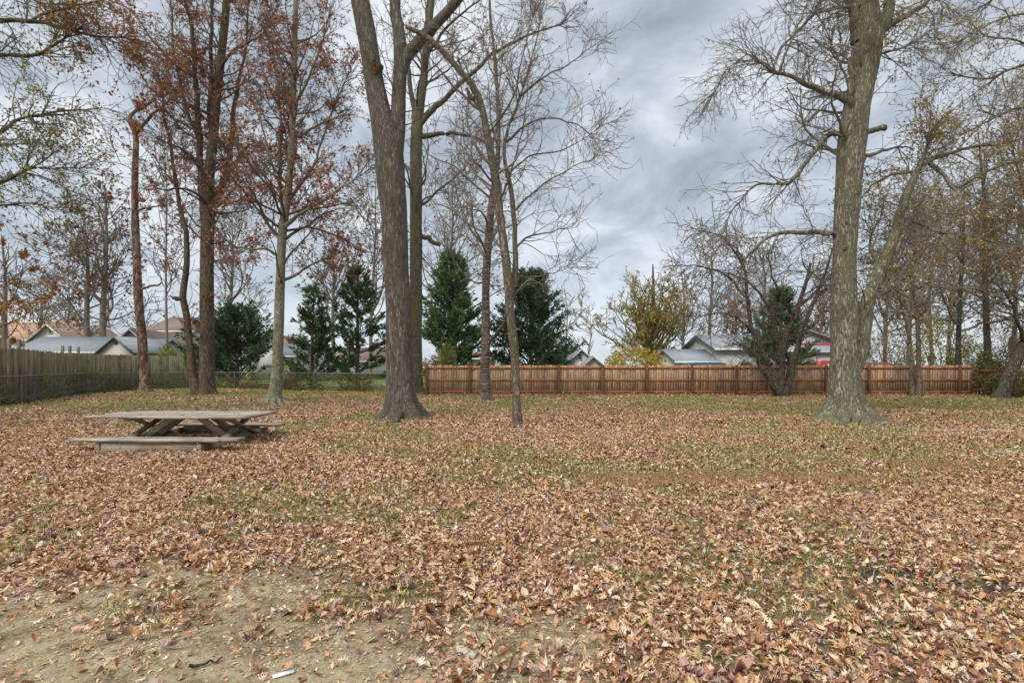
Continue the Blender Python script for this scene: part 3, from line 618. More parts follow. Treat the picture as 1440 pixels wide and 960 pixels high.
# ------------------------------------------------------------------ vehicles beyond the fence
def carpaint(name, c): 
    m, t, b = newmat(name, .3, .5); b.inputs['Base Color'].default_value = (*c, 1); b.inputs['Coat Weight'].default_value = .6; return m
M_tyre = plain('tyre', (.03,.03,.03), .8, .2); M_rim = plain('rim', (.45,.45,.46), .35, .5, metal=.6); M_lamp = plain('lamp_lens', (.5,.1,.08), .2, .5)
def car(label, px, top, d, paint, along='x', Ht=1.75, Lc=4.7, pick=False):
    z = CAMH+(HZ-top)/F*d; c = np.array([(px-720)/F*d, d, 0.]); root = thing('parked_car' if not pick else 'pickup_truck', label, 'car' if not pick else 'truck', c)
    s = z/1.0; a = Lc/2; wd = .9
    prof = [(-a,.35),(a,.35),(a+.02,.6),(a-.05,.92*z*.6),(a-.9,.62*z),(a-1.5,z*.97),(a-1.8,z),(-a+.7,z),(-a+.25,z*.95),(-a+.02,.62*z),(-a-.03,.5)] if not pick else \
           [(-a,.45),(a,.45),(a+.02,.7),(a-.03,.58*z),(a-1.1,.63*z),(a-1.65,z*.97),(a-1.9,z),(-a+2.0,z),(-a+1.75,z*.95),(-a+1.65,.64*z),(-a,.64*z),(-a-.03,.6)]
    def tx(u, v, zz): return [c[0]+u, c[1]+v, zz] if along == 'x' else [c[0]+v, c[1]+u, zz]
    n = len(prof); V = []; lay_ = [(-wd, 0), (-wd*.96, 1), (wd*.96, 1), (wd, 0)]
    for sgn in (-1, 1):
        for u, zz in prof: V.append(tx(u, sgn*(wd-(.16*max(0, (zz-.62*z))/(.38*z)) ), zz))
    b_ = MB(); b_.add(V, [[[i, (i+1) % n, n+(i+1) % n, n+i] for i in range(n)], [list(range(n))], [list(range(n, 2*n))]]); bo = b_.build('body', paint, root)
    md = bo.modifiers.new('bevel', 'BEVEL'); md.width = .05; md.segments = 3
    for sgn in (-1, 1):
        y = sgn*(wd-.035); zt, zb = z*.92, z*.68; u0, u1 = (-a+.55, a-1.35) if not pick else (-a+2.0, a-1.5)
        g_ = MB(); yt, yb = sgn*(wd-.16*.79+.012), sgn*(wd-.16*.16+.012)
        g_.add([tx(u0, yb, zb), tx(u1+.35, yb, zb), tx(u1-.1, yt, zt), tx(u0+.12, yt, zt), tx(u0, yb-sgn*.03, zb), tx(u1+.35, yb-sgn*.03, zb), tx(u1-.1, yt-sgn*.03, zt), tx(u0+.12, yt-sgn*.03, zt)], [[[0,1,2,3],[4,5,6,7],[0,1,5,4],[1,2,6,5],[2,3,7,6],[3,0,4,7]]]); g_.build('window', M_glass, root)
        for u in (-a+.85, a-.9):
            wb = MB(); an = np.linspace(0, 2*math.pi, 25)[:-1]
            for r, y0, y1 in ((.35, wd-.2, wd+.02),):
                A = [tx(u+r*math.cos(q_), sgn*y0, .35+r*math.sin(q_)) for q_ in an]; B = [tx(u+r*math.cos(q_), sgn*y1, .35+r*math.sin(q_)) for q_ in an]
                wb.add(A+B, [[[i,(i+1)%24,24+(i+1)%24,24+i] for i in range(24)], [list(range(24))], [list(range(24,48))]])
            wo = wb.build('wheel', M_tyre, root); rb = MB()
            A = [tx(u+.2*math.cos(q_), sgn*(wd+.0), .35+.2*math.sin(q_)) for q_ in an]; B = [tx(u+.2*math.cos(q_), sgn*(wd+.03), .35+.2*math.sin(q_)) for q_ in an]
            rb.add(A+B, [[[i,(i+1)%24,24+(i+1)%24,24+i] for i in range(24)], [list(range(24,48))]]); rb.build('rim', M_rim, wo)
        g_ = MB(); p = tx(-a-.02, sgn*(wd-.2), .55*z); g_.box(p, (.08,.22,.2) if along == 'x' else (.22,.08,.2), bev=.01); g_.build('tail_light', M_lamp, root)
    return root
car('dark teal car roof showing over the fence in front of the pale garage', 1001, 509.2, 38, carpaint('paint_teal', (.03,.07,.09)), 'x', Lc=4.4)
car('long dark blue car roof behind the fence below the dark cypress', 768, 511, 40, carpaint('paint_blue', (.05,.09,.13)), 'x', Lc=5.0)
car('silver vehicle roof over the fence between the forked oak and the shaggy trunk', 655, 512, 38, carpaint('paint_silver', (.45,.48,.5)), 'x', Lc=4.9)
car('bright red pickup truck left of the maple', 1160, 506.5, 37, carpaint('paint_red', (.65,.02,.03)), 'x', Lc=5.2, pick=True)
car('dark roofed car with a pale red hood right of the maple', 1232, 509.5, 35.5, carpaint('paint_maroon', (.22,.07,.07)), 'x', Lc=4.2)

# ================================================================== fences
M_pick = woodmat('fence_pickets', (.23,.135,.08), (.44,.30,.19), (.64,.49,.35), 2, .85, .38)
M_rail = woodmat('fence_rails', (.22,.07,.025), (.42,.14,.045), (.54,.22,.09), 0, .8, .15, False)
M_post = woodmat('fence_posts', (.11,.05,.03), (.21,.10,.055), (.33,.19,.11), 2, .8, .2, False)
M_stock = woodmat('stockade_boards', (.09,.075,.04), (.23,.20,.12), (.40,.36,.25), 2, .9, .4)
M_metal = plain('galvanised', (.22,.21,.19), .7, .3, .3, .2)
M_wire = plain('wire_rusty', (.15,.13,.11), .6, .3, .2)
fx0, fx1, fd = (600-720)/F*28.1, (1366-720)/F*28.1, 28.1; FH = 1.66
fence = thing('wooden_fence', 'long low stained wooden picket fence with red brown rails across the back of the yard', 'fence', ((fx0+fx1)/2, fd, 0))
fo_ = np.array(fence.location)
posts = [600.5, 661, 723, 785.5, 847.5, 909, 972, 1034.5, 1097, 1160, 1220.5, 1284, 1347]
pxs = [(p-720)/F*fd for p in posts]
for k, x in enumerate(pxs):
    mb = MB(); mb.box((x, fd-.13, (FH+.02)/2-.05), (.115, .115, FH+.10), bev=.012); mb.build('post', M_post, fence)
def pickets(mb, x0, x1, y, h, wd=.14, amp=.02, rag=.03):
    x = x0
    while x < x1-.03:
        w_ = min(wd*rng.uniform(.93, 1.05), x1-x); hh = h+rng.normal(0, rag)*.5+n2(np.array([x]), np.array([0.]), .3, 4)[0]*amp; t_ = .018; c_ = min(.03, w_*.3); g_ = .004
        P = [(x+g_, -.04), (x+w_-g_, -.04), (x+w_-g_, hh-c_), (x+w_-c_, hh), (x+c_, hh), (x+g_, hh-c_)]; yy = y+rng.normal(0, .003); lean = rng.normal(0, .004)
        V = [[u+lean*z_, yy, z_] for u, z_ in P]+[[u+lean*z_, yy+t_, z_] for u, z_ in P]
        mb.add(V, [[[i, (i+1) % 6, 6+(i+1) % 6, 6+i] for i in range(6)], [list(range(6))[::-1]], [list(range(6, 12))]]); x += w_
ends = pxs+[fx1]
for k in range(len(pxs)):
    a, b_ = (pxs[k] if k else fx0), ends[k+1]
    mb = MB(); pickets(mb, a, b_, fd, FH); mb.build('picket_panel', M_pick, fence)
    for z_ in (.20, .83, 1.50): mb = MB(); mb.box(((a+b_)/2, fd-.023, z_+rng.normal(0,.006)), (b_-a-.004, .04, .10), bev=.006); mb.build('rail', M_rail, fence)
# short dark return and gate post at the far right end
ret = thing('wooden_fence', 'short dark weathered return of fence at the overgrown right corner', 'fence', (fx1+.6, 27.6, 0))
mb = MB()
for k in range(9): mb.box((fx1+.15+k*.135, 28.0-k*.06, .78), (.125,.02,1.6+rng.normal(0,.03)), bev=.003)
mb.build('picket_panel', M_post, ret); mb = MB(); mb.box((fx1-.25, 27.75, .85), (.09,.09,1.75), bev=.01); mb.build('post', M_post, ret)
for z_ in (.3, 1.35): mb = MB(); mb.beam((fx1+.05, 27.97, z_), (fx1+1.3, 27.42, z_), .04, .09); mb.build('rail', M_rail, ret)

# chain link, its left run and back run
def chainlink(label, pts, posts_, H=1.18):
    pts = np.array(pts, float); root = thing('chain_link_fence', label, 'fence', (*pts.mean(0), 0))
    seg = np.linalg.norm(np.diff(pts, axis=0), axis=1); cum = np.concatenate([[0], np.cumsum(seg)])
    def at(s): return np.array([np.interp(s, cum, pts[:,0]), np.interp(s, cum, pts[:,1])])
    for s in posts_:
        p = at(s*cum[-1]); V, q = tubes(np.array([[[*p,-.05],[*p,H*.5],[*p,H+.03]]]), np.full((1,3), .032), 10); mkmesh('post', V, [q], M_metal, root, True, root.location)
    ss = np.linspace(0, cum[-1], 60); P = np.array([[*at(s), H+vnoise(np.array([s*.4,0,0]))*.015] for s in ss]); V, q = tubes(P[None], np.full((1,60), .024), 8); mkmesh('top_rail', V, [q], M_metal, root, True, root.location)
    P2 = []
    n = int(cum[-1]/.11)
    for sg in (1, -1):
        for k in range(-10, n+10):
            a = k*.11; z = np.array([.04, H]); s = a+sg*(z-.04); 
            if s.min() < 0 or s.max() > cum[-1]: continue
            P2.append([[*at(s[0]), z[0]], [*at(s.mean()), z.mean()], [*at(s[1]), z[1]]])
    V, q = tubes(np.array(P2), np.full((len(P2), 3), .0028), 3); mkmesh('wire_mesh', V, [q], M_wire, root, False, root.location)
    return at, cum[-1]
LP_ = [(-19.6,18.6),(-20.4,20.4),(-20.6,21.5),(-23.6,27),(-25.0,30.4),(-25.1,34),(-22.9,36.4)]
atL, lenL = chainlink('overgrown left run of rusty chain link fence in front of the grey stockade', LP_, [0.155,.36,.63,.82,.99])
BP_ = [(-22.8,36.5),(-20.9,36.0),(-14,33),(-7.5,30.2),(-4.9,28.4)]
atB, lenB = chainlink('vine covered back run of chain link fence meeting the wooden fence', BP_, [.03,.2,.38,.56,.74,.9])
# grey stockade
st = thing('stockade_fence', 'tall grey green weathered stockade fence along the left side', 'fence', (-24, 28, 0)); mb = MB(); xs_ = 0
off = np.array([-.45,.25]); s = 0
while s < lenL-.2:
    p = atL(s)+off; p2 = atL(min(lenL, s+.13))+off; dv = p2-p; L = np.linalg.norm(dv)
    if L < 1e-3: break
    hh = 2.36+.05*vnoise(np.array([s*.3,0,1]))+rng.normal(0,.025); m0 = (p+p2)/2; rr = math.atan2(dv[1], dv[0]); c_, s_ = math.cos(rr), math.sin(rr)
    mb.box((m0[0], m0[1], hh/2), (.108, .022, hh), np.array([[c_,-s_,0],[s_,c_,0],[0,0,1]]), .004); s += .13
mb.build('board_panel', M_stock, st)
for px, d_ in ((4,20.5),(18,21),(32,21.6),(93,27.6),(103,28.6),(115,29.7)):
    x = (px-720)/F*(d_+.1); mb = MB(); mb.box((x-.47, d_+.42, 1.37), (.13,.09,2.74+rng.normal(0,.02)), bev=.008); mb.build('post', M_stock, st)
# bark strips, vines and weeds on the fences
def vines(name, label, at, L, n, hmin, hmax, mat, thick, ls, nst=60, s0=0, s1=1, gapn=.0):
    s = rng.uniform(s0, s1, n*2)*L; z = rng.uniform(0, 1, n*2)**1.2*(hmax-hmin)+hmin; cl = n2(s, z, .55, 31)+n2(s, z, 1.8, 33)*.5-(z/hmax)*.45+gapn
    k = cl > -.25; s, z = s[k][:n], z[k][:n]; P = np.array([[*at(a), 0] for a in s]); P[:,2] = z; P[:,:2] += rng.normal(0, thick, (len(P),2))
    V, q = scatter_leaves(P, rng.uniform(.6,1.4,len(P))*ls, 1, TREEL[0], .3, N0=rng.normal(size=(len(P),3))+np.array([.3,-1,.4]))
    mb = MB(); mb.add(V, [q]); o = mkmesh(name, V, [q], mat); tag(o, label, None, None, 'stuff')
    S = rng.uniform(s0, s1, nst)*L; St = np.array([[*at(a), 0.] for a in S]); St[:,:2] += rng.normal(0, thick*.6, (nst,2)); D = rng.normal(size=(nst,3))*.5+np.array([0,0,1])
    Pp, Dd, Rr = grow(St, D, rng.uniform(.5,1.2,nst)*hmax, np.full(nst,.008), 9, .3, .02, .5); Pp[...,2] = np.clip(Pp[...,2], 0, hmax*1.1); V, q = tubes(Pp, Rr, 4); o = mkmesh(name+'_stems', V, [q], B_twigL); tag(o, label+', its bare stems', None, None, 'stuff')
vines('ivy', 'dark green ivy and vines climbing the left chain link fence', atL, lenL, 5200, .02, 1.35, L_ivy, .12, .085, 650, gapn=-.25)
vines('undergrowth', 'yellow green leafy undergrowth woven through the back chain link fence', atB, lenB, 7500, .02, 1.1, L_hedge, .2, .10, 700, gapn=.0)
def weeds(name, label, at, L, n, mat, w_, ls, h=.22, side=-1):
    s = rng.uniform(0, 1, n)*L; P = np.array([[*at(a), 0] for a in s]); off_ = np.abs(rng.normal(0, w_, n)); P[:,1] -= off_; P[:,0] += off_*.4*(1 if at is atL else 0); cl = n2(P[:,0], P[:,1], .8, 41); P = P[cl > -.15]
    P[:,2] = rng.uniform(.02, 1, len(P))**2*h; V, q = scatter_leaves(P, rng.uniform(.6,1.4,len(P))*ls, .6, TREEL[0], .3); o = mkmesh(name, V, [q], mat); tag(o, label, None, None, 'stuff')
s_ = rng.uniform(fx0, fx1, 5200); P = np.stack([s_, fd-.02-np.abs(rng.normal(0,.35,5200)), rng.uniform(0,1,5200)**3*.16], -1); V, q = scatter_leaves(P, rng.uniform(.06,.12,5200), .7, MIDL[0], .5); o = mkmesh('drifted_leaves', V, [q], L_lit); tag(o, 'brown leaves drifted against the foot of the wooden fence', None, None, 'stuff')
weeds('weeds', 'low yellow green weeds along the foot of the left fence', atL, lenL, 9000, L_hedge, .9, .09)
weeds('ground_cover', 'low yellow green ground cover along the foot of the back fence', atB, lenB, 9000, L_yel, 1.2, .09, .14)

# ================================================================== trees in the yard
tree('broadleaf_tree', 'huge grey oak trunk forking in two with a torn orange knot on one stem', 15.5,
  [(566,591,0,30),(566,580,0,24),(564,562,0,20.5),(562,530,0,19.5),(561,480,0,19),(560,420,0,18.3),(557,380,0,18.3),(554,300,0,19),(549,245,0,21),(545,205,0,21),(536,165,0,16),(527,120,0,14),(521,80,0,13.5),(513,35,0,13.5),(505,-5,0,13),(497,-60,0,12),(488,-140,0,10)],
  [[(555,235,0,13),(558,190,0,12.5),(560,140,0,12),(562,90,0,12),(560,50,0,11.5),(556,10,0,11),(551,-40,0,10),(546,-120,0,8)],
   [(562,110,0,9),(573,78,0,9.5),(588,60,0,9.5),(606,40,0,9),(625,20,0,8.5),(650,-6,0,8),(690,-50,.3,6),(740,-110,.5,4)],
   [(590,58,0,3),(597,40,.2,2.5),(600,10,.3,2),(605,-30,.3,1.5)]],
  B_grey, B_twig, [(L_rust, .5, None), (L_brn, .5, None)], 900, .075, step=.045, sides=64, ridge=.008, hws=.93, flare=.95, lobes=6, fh=.38, auto=5, autoz=(11.5,14), autoL=(2,4), dens=(1.0,2.2,2.6), lens=(1.3,.7,.35), tfrom=.85, rough=.05)
tree('broadleaf_tree', 'straight olive brown trunk directly behind the huge forked oak, with one stubby right limb', 29,
  [(585,554,0,15),(585,543,0,11.5),(585,520,0,10),(585,480,0,9.5),(585,400,0,9.5),(585,300,0,9.5),(585,230,0,9),(586,190,0,9),(590,150,0,7.5),(596,110,0,6),(600,60,0,5.5),(606,10,0,5),(612,-40,0,4)],
  [[(586,185,0,5),(580,140,0,4.5),(576,110,0,4),(570,70,0,3),(560,20,0,2)],
   [(590,176,0,5),(603,160,0,4.6),(618,147,0,4.3),(640,125,0,4),(654,111,0,3.8),(675,92,0,3.4),(693,75,0,3),(740,52,0,2.4),(790,35,0,1.3)],
   [(592,192,0,4),(620,188,0,3.8),(645,188,0,3.2),(672,196,0,2.6),(690,208,0,1.8)],
   ('stub', [(590,330,0,3.8),(600,334,0,3.6),(610,341,0,3.4),(619,344,0,3.2)]),
   [(598,80,0,3),(620,50,-1,2.5),(650,20,-2,2),(690,-10,-2,1.5)]],
  B_olive, B_twig, [(L_rust, 1, lambda C: C[:,0] > -4.6)], 1100, .12, flare=.5, auto=18, autoz=(9.5,20), autoL=(3,6), autoel=(15,60), dens=(1.1,2.0,2.1), tfrom=.7, leafclump=.25)
tree('broadleaf_tree', 'shaggy pinkish trunk with ringed peeling bark standing just left of the slim leaning tree', 24,
  [(684,563,0,13),(683,552,0,9.5),(682,520,0,8),(683,480,0,7.3),(683,440,0,6.6),(684,380,0,6),(688,320,0,5.5),(692,280,0,5),(698,240,0,4.3),(701,200,0,3.5),(700,150,0,3),(697,90,0,2.5),(690,30,0,2),(688,-20,0,1.5)],
  [[(686,484,0,3.3),(700,468,-.6,3.3),(710,450,-1,3.2),(714,425,-1.3,3),(711,395,-1.5,2.5),(706,350,-1.5,2)],
   [(686,350,0,2.5),(668,330,.4,2),(652,300,.8,1.6),(640,260,1,1.2)],[(690,300,0,2.5),(708,270,.4,2),(722,230,.8,1.6),(735,180,1,1.2),(742,130,1,1)],
   [(685,400,0,2),(665,395,.3,1.6),(648,380,.5,1.4),(630,350,.7,1)]],
  B_band, B_twigL, L_brn, 250, .09, flare=.4, autor=.4, auto=22, autoz=(6.5,16), autoL=(2.2,4.5), autoel=(15,65), dens=(.9,1.9,2.1), tfrom=.5, rough=.12, fh=.2)
tree('broadleaf_tree', 'slim grey leaning tree that forks into two bare stems, in front of the wooden fence', 13.6,
  [(729,599,0,10),(728,592,0,8),(726,565,0,6.3),(725,520,0,6),(722,480,0,6.5),(718,445,0,7),(716,410,0,7.2),(713,380,0,6.5),(708,340,0,6.3),(701,290,0,6.1),(697,257,0,6),(691,220,0,5.8),(685,190,0,5.6),(677,150,0,5.2),(664,120,0,4.8),(646,99,0,4.4),(620,70,0,4.2),(598,51,0,3.8),(571,38,0,2.6)],
  [[(718,430,.1,4.6),(724,385,.2,4.8),(725,350,.2,4.6),(722,300,.2,4.3),(716,255,.2,4),(710,222,.2,3.5),(712,190,.2,3.2),(722,160,.3,2.8),(733,135,.3,2.5),(745,90,.4,1.8),(760,30,.4,1.2)],
   [(721,300,.2,2),(740,278,.1,1.6),(770,255,0,1.3),(800,238,0,1.1),(836,222,0,.8)],[(712,200,.2,2.2),(732,182,.1,1.8),(760,167,0,1.5),(800,172,-.1,1.2),(828,188,-.1,1),(846,215,-.1,.7)],
   [(733,135,.3,2),(760,112,.3,1.6),(795,92,.2,1.3),(838,62,.2,.8)],[(714,245,.2,1.8),(745,220,.4,1.5),(790,212,.5,1.2),(832,188,.5,.8)],
   [(723,350,.2,2),(745,332,.3,1.6),(775,326,.4,1.2),(806,318,.4,.8)],[(720,415,.1,1.8),(748,392,.3,1.5),(775,384,.4,1.1),(800,372,.4,.7)],
   ('stub', [(677,152,0,3.6),(668,143,0,3.4),(660,134,0,3),(653,122,0,1.2)]),('stub', [(648,100,0,2.4),(646,90,0,1.8),(643,76,0,.8)]),
   [(690,215,0,2),(700,170,.3,1.7),(702,120,.5,1.4),(708,60,.6,1)],[(697,260,0,2),(670,230,-.5,1.5),(650,190,-.8,1)],
   [(686,190,0,2),(720,140,-.5,1.6),(735,80,-.7,1.2),(750,20,-.8,.8)]],
  B_thin, B_twigL, [(L_rust, 1, lambda C: C[:,2] > 7.5)], 220, .07, step=.045, sides=40, ridge=.006, flare=.35, fh=.12, auto=5, autoz=(6.5,10), autoL=(1.5,2.6), dens=(2.1,3.2,3.4), lens=(1.0,.55,.28), up=(.04,.02,.0), wob=.28, tfrom=.6, rough=.09)
tree('broadleaf_tree', 'tall reddish double trunk oak behind the picnic table with clumps of rust leaves', 28,
  [(288,557,0,22),(289,547,0,16),(290,520,0,12.5),(291,480,0,11.5),(291,420,0,10.8),(291,360,0,10.5),(293,300,0,10),(294,250,0,8),(300,190,0,7.5),(305,130,0,7),(311,80,0,6.5),(318,10,0,6),(322,-60,0,5)],
  [[(288,310,0,7),(283,250,0,6),(280,190,0,5.5),(276,120,0,5),(272,60,0,4.5),(260,-10,0,4),(250,-60,0,3)],
   [(297,292,.3,6.5),(312,262,.3,6),(322,225,.5,5.5),(328,170,.5,4.5),(335,120,.8,3.5),(345,60,1,2.5),(350,0,1,2)],
   [(295,180,.4,4),(296,110,.5,4),(297,40,.5,3.5),(298,-30,.5,3)],
   [(318,245,0,3.5),(335,225,-.5,3),(345,208,-.8,2.5),(375,205,-1,2),(405,208,-1,1.3)],
   [(277,554,-.4,9),(271,525,-.4,7),(267,480,-.4,6.2),(261,440,-.4,5.8),(257,420,-.4,6),(263,370,-.4,5.4),(262,330,-.3,5),(256,300,0,4.5),(247,255,0,4),(240,210,0,3.5),(232,160,0,3),(225,120,0,2)],
   ('stub', [(258,421,-.4,3.6),(251,420,-.5,3.4),(244,419,-.5,3)]),[(280,200,0,3),(262,150,.5,2.6),(250,100,1,2.2),(243,50,1,2),(240,-10,1,1.6)],
   [(291,300,-.3,3),(310,330,-.8,2.2),(330,345,-1.2,1.8),(350,350,-1.5,1.2)],[(283,240,0,3),(265,215,-.6,2.5),(245,205,-1,2),(220,195,-1.3,1.5)],
   [(308,100,0,3),(330,70,-.6,2.5),(365,50,-1,2),(390,10,-1.3,1.5)],[(276,110,0,3),(245,90,-.5,2.4),(215,60,-1,2),(190,20,-1.3,1.5)]],
  B_brown, B_twig, [(L_rust, .75, None), (L_dull, .25, None)], 18000, .12, hws=.83, autor=.35, flare=.5, auto=50, autoz=(7,19), autoL=(2.5,6), autoel=(5,60), dens=(1.25,2.2,2.4), lens=(1.6,.8,.4), tfrom=.35, leafclump=.6)
tree('broadleaf_tree', 'smooth grey green trunk with exposed roots and rusty leaves beyond the picnic table', 22.8,
  [(385,566,0,17),(386,556,0,11),(388,540,0,9),(390,510,0,8),(392,460,0,7.5),(394,400,0,7),(397,330,0,6.5),(403,285,0,6),(408,240,0,5),(411,180,0,4.8),(413,110,0,4.5),(415,40,0,4),(417,-30,0,3.5)],
  [[(398,340,0,3.8),(396,290,.4,3.4),(393,240,.6,3),(395,170,.8,2.8),(388,100,.8,2.4),(378,40,1,2),(372,-20,1,1.5)],
   [(401,318,-.2,3.2),(425,300,-.6,2.7),(450,285,-.8,2.3),(480,265,-1,1.8),(515,240,-1.2,1.2)],
   [(405,285,.2,3.2),(420,262,.4,2.7),(440,235,.6,2.3),(452,200,.8,2),(470,150,1,1.6),(490,105,1.2,1)],
   [(398,340,0,3),(380,320,.4,2.5),(365,290,.6,2),(350,265,.8,1.6),(335,250,1,1.2)],
   [(395,395,0,2.8),(415,385,.4,2.4),(440,372,.6,2),(472,358,.8,1.2)],[(412,150,0,2.8),(430,120,-.4,2.4),(450,70,-.7,2),(462,15,-1,1.6)],
   [(412,165,0,2.6),(398,110,-.4,2.2),(388,60,-.7,1.8),(380,0,-1,1.3)],[(396,360,0,2.4),(370,350,-.6,2),(345,352,-1,1.5),(325,360,-1.2,1)],
   [(405,260,0,2.6),(385,235,-.5,2.2),(370,190,-.8,1.8),(362,130,-1,1.3)],[(410,200,0,2.5),(440,180,.5,2),(475,165,.8,1.5),(500,160,1,1)],
   [(396,340,0,2.6),(430,320,.6,2.2),(470,330,1,1.7),(505,350,1.2,1)]],
  B_smooth, B_twig, [(L_rust, .8, None), (L_dull, .2, None)], 15000, .11, autor=.33, flare=1.0, lobes=7, fh=.16, auto=42, autoz=(5,16), autoL=(2,4.8), autoel=(0,55), dens=(1.5,2.4,2.6), lens=(1.4,.7,.38), tfrom=.35, leafclump=.55)
tree('dead_tree', 'broken reddish snag with peeling bark and a bent snapped top by the grey stockade fence', 30.5,
  [(206,553,0,12),(205,545,0,9.5),(203,520,0,7.5),(200,480,0,7),(195,420,0,6.5),(192,360,0,6),(190,300,0,5.5),(190,240,0,5),(191,195,0,4.5),(187,180,0,4.2),(180,168,0,3.2)],
  [[(181,170,0,3.4),(188,160,.2,3.2),(197,153,.3,3),(213,143,.5,2.5),(228,125,.6,1.2)],[(191,188,0,3.5),(203,172,-.3,3),(222,155,-.4,2.5),(240,140,0,2),(254,118,0,1)],
   [(192,296,0,2.2),(218,290,0,1.8),(234,288,.2,1)],('stub', [(197,408,0,2.2),(205,404,0,2),(215,402,0,1.8),(229,398,0,1)])],
  B_red, B_twig, L_rust, 1200, .12, hws=.8, flare=.35, dens=(.35,1.2,1.5), lens=(1.1,.6,.35), tfrom=.8, rough=.1)
tree('broadleaf_tree', 'massive pale barked maple on the right with flared roots and a leaning second stem', 14.7,
  [(1189,595,0,37),(1189,586,0,29),(1188,568,0,23),(1188,535,0,20),(1187,480,0,17.8),(1186.5,430,0,16.6),(1187,370,0,15.5),(1190,310,0,16),(1194,260,0,17),(1198,200,0,18),(1205,150,0,16.5),(1213,110,0,17),(1219,70,0,18.5),(1221,38,0,16),(1220,0,0,12.5),(1222,-50,0,11),(1225,-120,0,8)],
  [[(1203,525,.25,7),(1208,505,.3,9.5),(1214,480,.35,10.5),(1217,440,.4,10.8),(1227,405,.45,10.5),(1240,375,.5,10.2),(1256,335,.5,9.5),(1266,305,.5,9),(1277,270,.5,8),(1289,242,.5,6.5),(1297,230,.5,5),(1303,205,.6,3),(1312,180,.8,2)],
   [(1205,60,0,9),(1204,30,0,8),(1196,5,0,7.5),(1184,-40,0,6),(1175,-90,0,4)],[(1228,70,0,9),(1241,40,0,9),(1249,10,0,8.5),(1258,-40,0,7),(1268,-100,0,5)],
   [(1225,60,0,6),(1243,42,0,6),(1260,30,0,5.5),(1280,20,0,5),(1300,5,0,4.5),(1325,-30,0,3.5)],
   [(1200,150,0,5),(1185,138,0,5.5),(1165,130,0,5),(1140,122,0,4.5),(1110,107,0,4),(1088,102,0,3.5),(1070,90,0,2.2)],
   ('stub', [(1197,152,-.15,4),(1197,135,-.3,4),(1197,110,-.35,3.8),(1196,80,-.35,3.2)]),
   [(1184,188,0,4.5),(1165,190,0,4.2),(1150,205,0,3.8),(1132,232,0,3.4),(1110,256,0,3.2),(1088,259,0,2.8),(1062,262,0,2.3),(1035,290,0,1.6),(1020,315,0,1)],
   ('stub', [(1212,190,0,4),(1222,185,0,4),(1234,181,0,4),(1246,179,0,4.5)]),
   [(1178,328,0,4.5),(1160,329,0,4.2),(1125,326,0,3.8),(1090,330,0,3.2),(1062,350,0,2.6),(1040,378,0,1.8),(1030,400,0,1)],
   [(1085,102,0,2),(1100,65,.2,2.2),(1118,50,.3,2),(1137,28,.4,2.2),(1158,-5,.5,2.5)],[(1095,103,0,2),(1108,70,-.2,1.8),(1125,30,-.3,1.5),(1140,-10,-.3,1.2)],
   [(1088,102,0,1.6),(1070,85,.3,1.6),(1050,78,.4,1.3),(1022,100,.5,1),(1005,130,.6,.8)],
   [(1204,150,.2,2),(1186,100,.4,1.7),(1170,60,.5,1.4),(1150,20,.6,1.2)],[(1215,75,0,2.5),(1240,75,0,2.2),(1275,65,0,1.8),(1300,50,0,1.3)],
   [(1180,420,0,1.8),(1160,400,.4,1.6),(1140,385,.6,1.2),(1110,380,.8,.8)],
   [(1292,234,.5,4),(1330,216,.3,3.2),(1370,206,0,2.6),(1415,200,-.2,2.2),(1450,190,-.4,1.6)],
   [(1300,225,.5,3.2),(1322,240,.3,3),(1335,258,0,2.8),(1345,265,0,2.6),(1375,248,-.2,2.4),(1410,232,-.4,2),(1450,222,-.6,1.6)],
   [(1262,300,.5,4),(1290,312,.3,3.2),(1320,325,0,2.8),(1365,332,-.2,2.2),(1410,345,-.4,1.6)],[(1288,240,.5,2.6),(1250,248,.9,2.2),(1225,262,1.2,1.6),(1205,285,1.4,1)],
   [(1237,372,.5,3),(1222,345,.8,2.2),(1235,310,1.2,1.5)],[(1225,420,.4,2.4),(1262,400,.2,2),(1290,360,0,1.6),(1300,320,0,1)]],
  B_pale, B_twigL, [(L_yel, .55, lambda C: C[:,0] > 9.9), (L_brn, .35, lambda C: C[:,0] > 9.3), (L_brn, .1, None)], 9000, .075, step=.045, sides=64, ridge=.009, hws=.95, flare=1.1, lobes=7, fh=.30, auto=12, autoz=(6.5,13.2), autoL=(2,3.8), autoel=(0,40), dens=(3.0,3.3,3.2), lens=(1.3,.65,.33), up=(-.03,-.06,-.08), wob=.26, tfrom=.88, rough=.06, leafclump=.5)
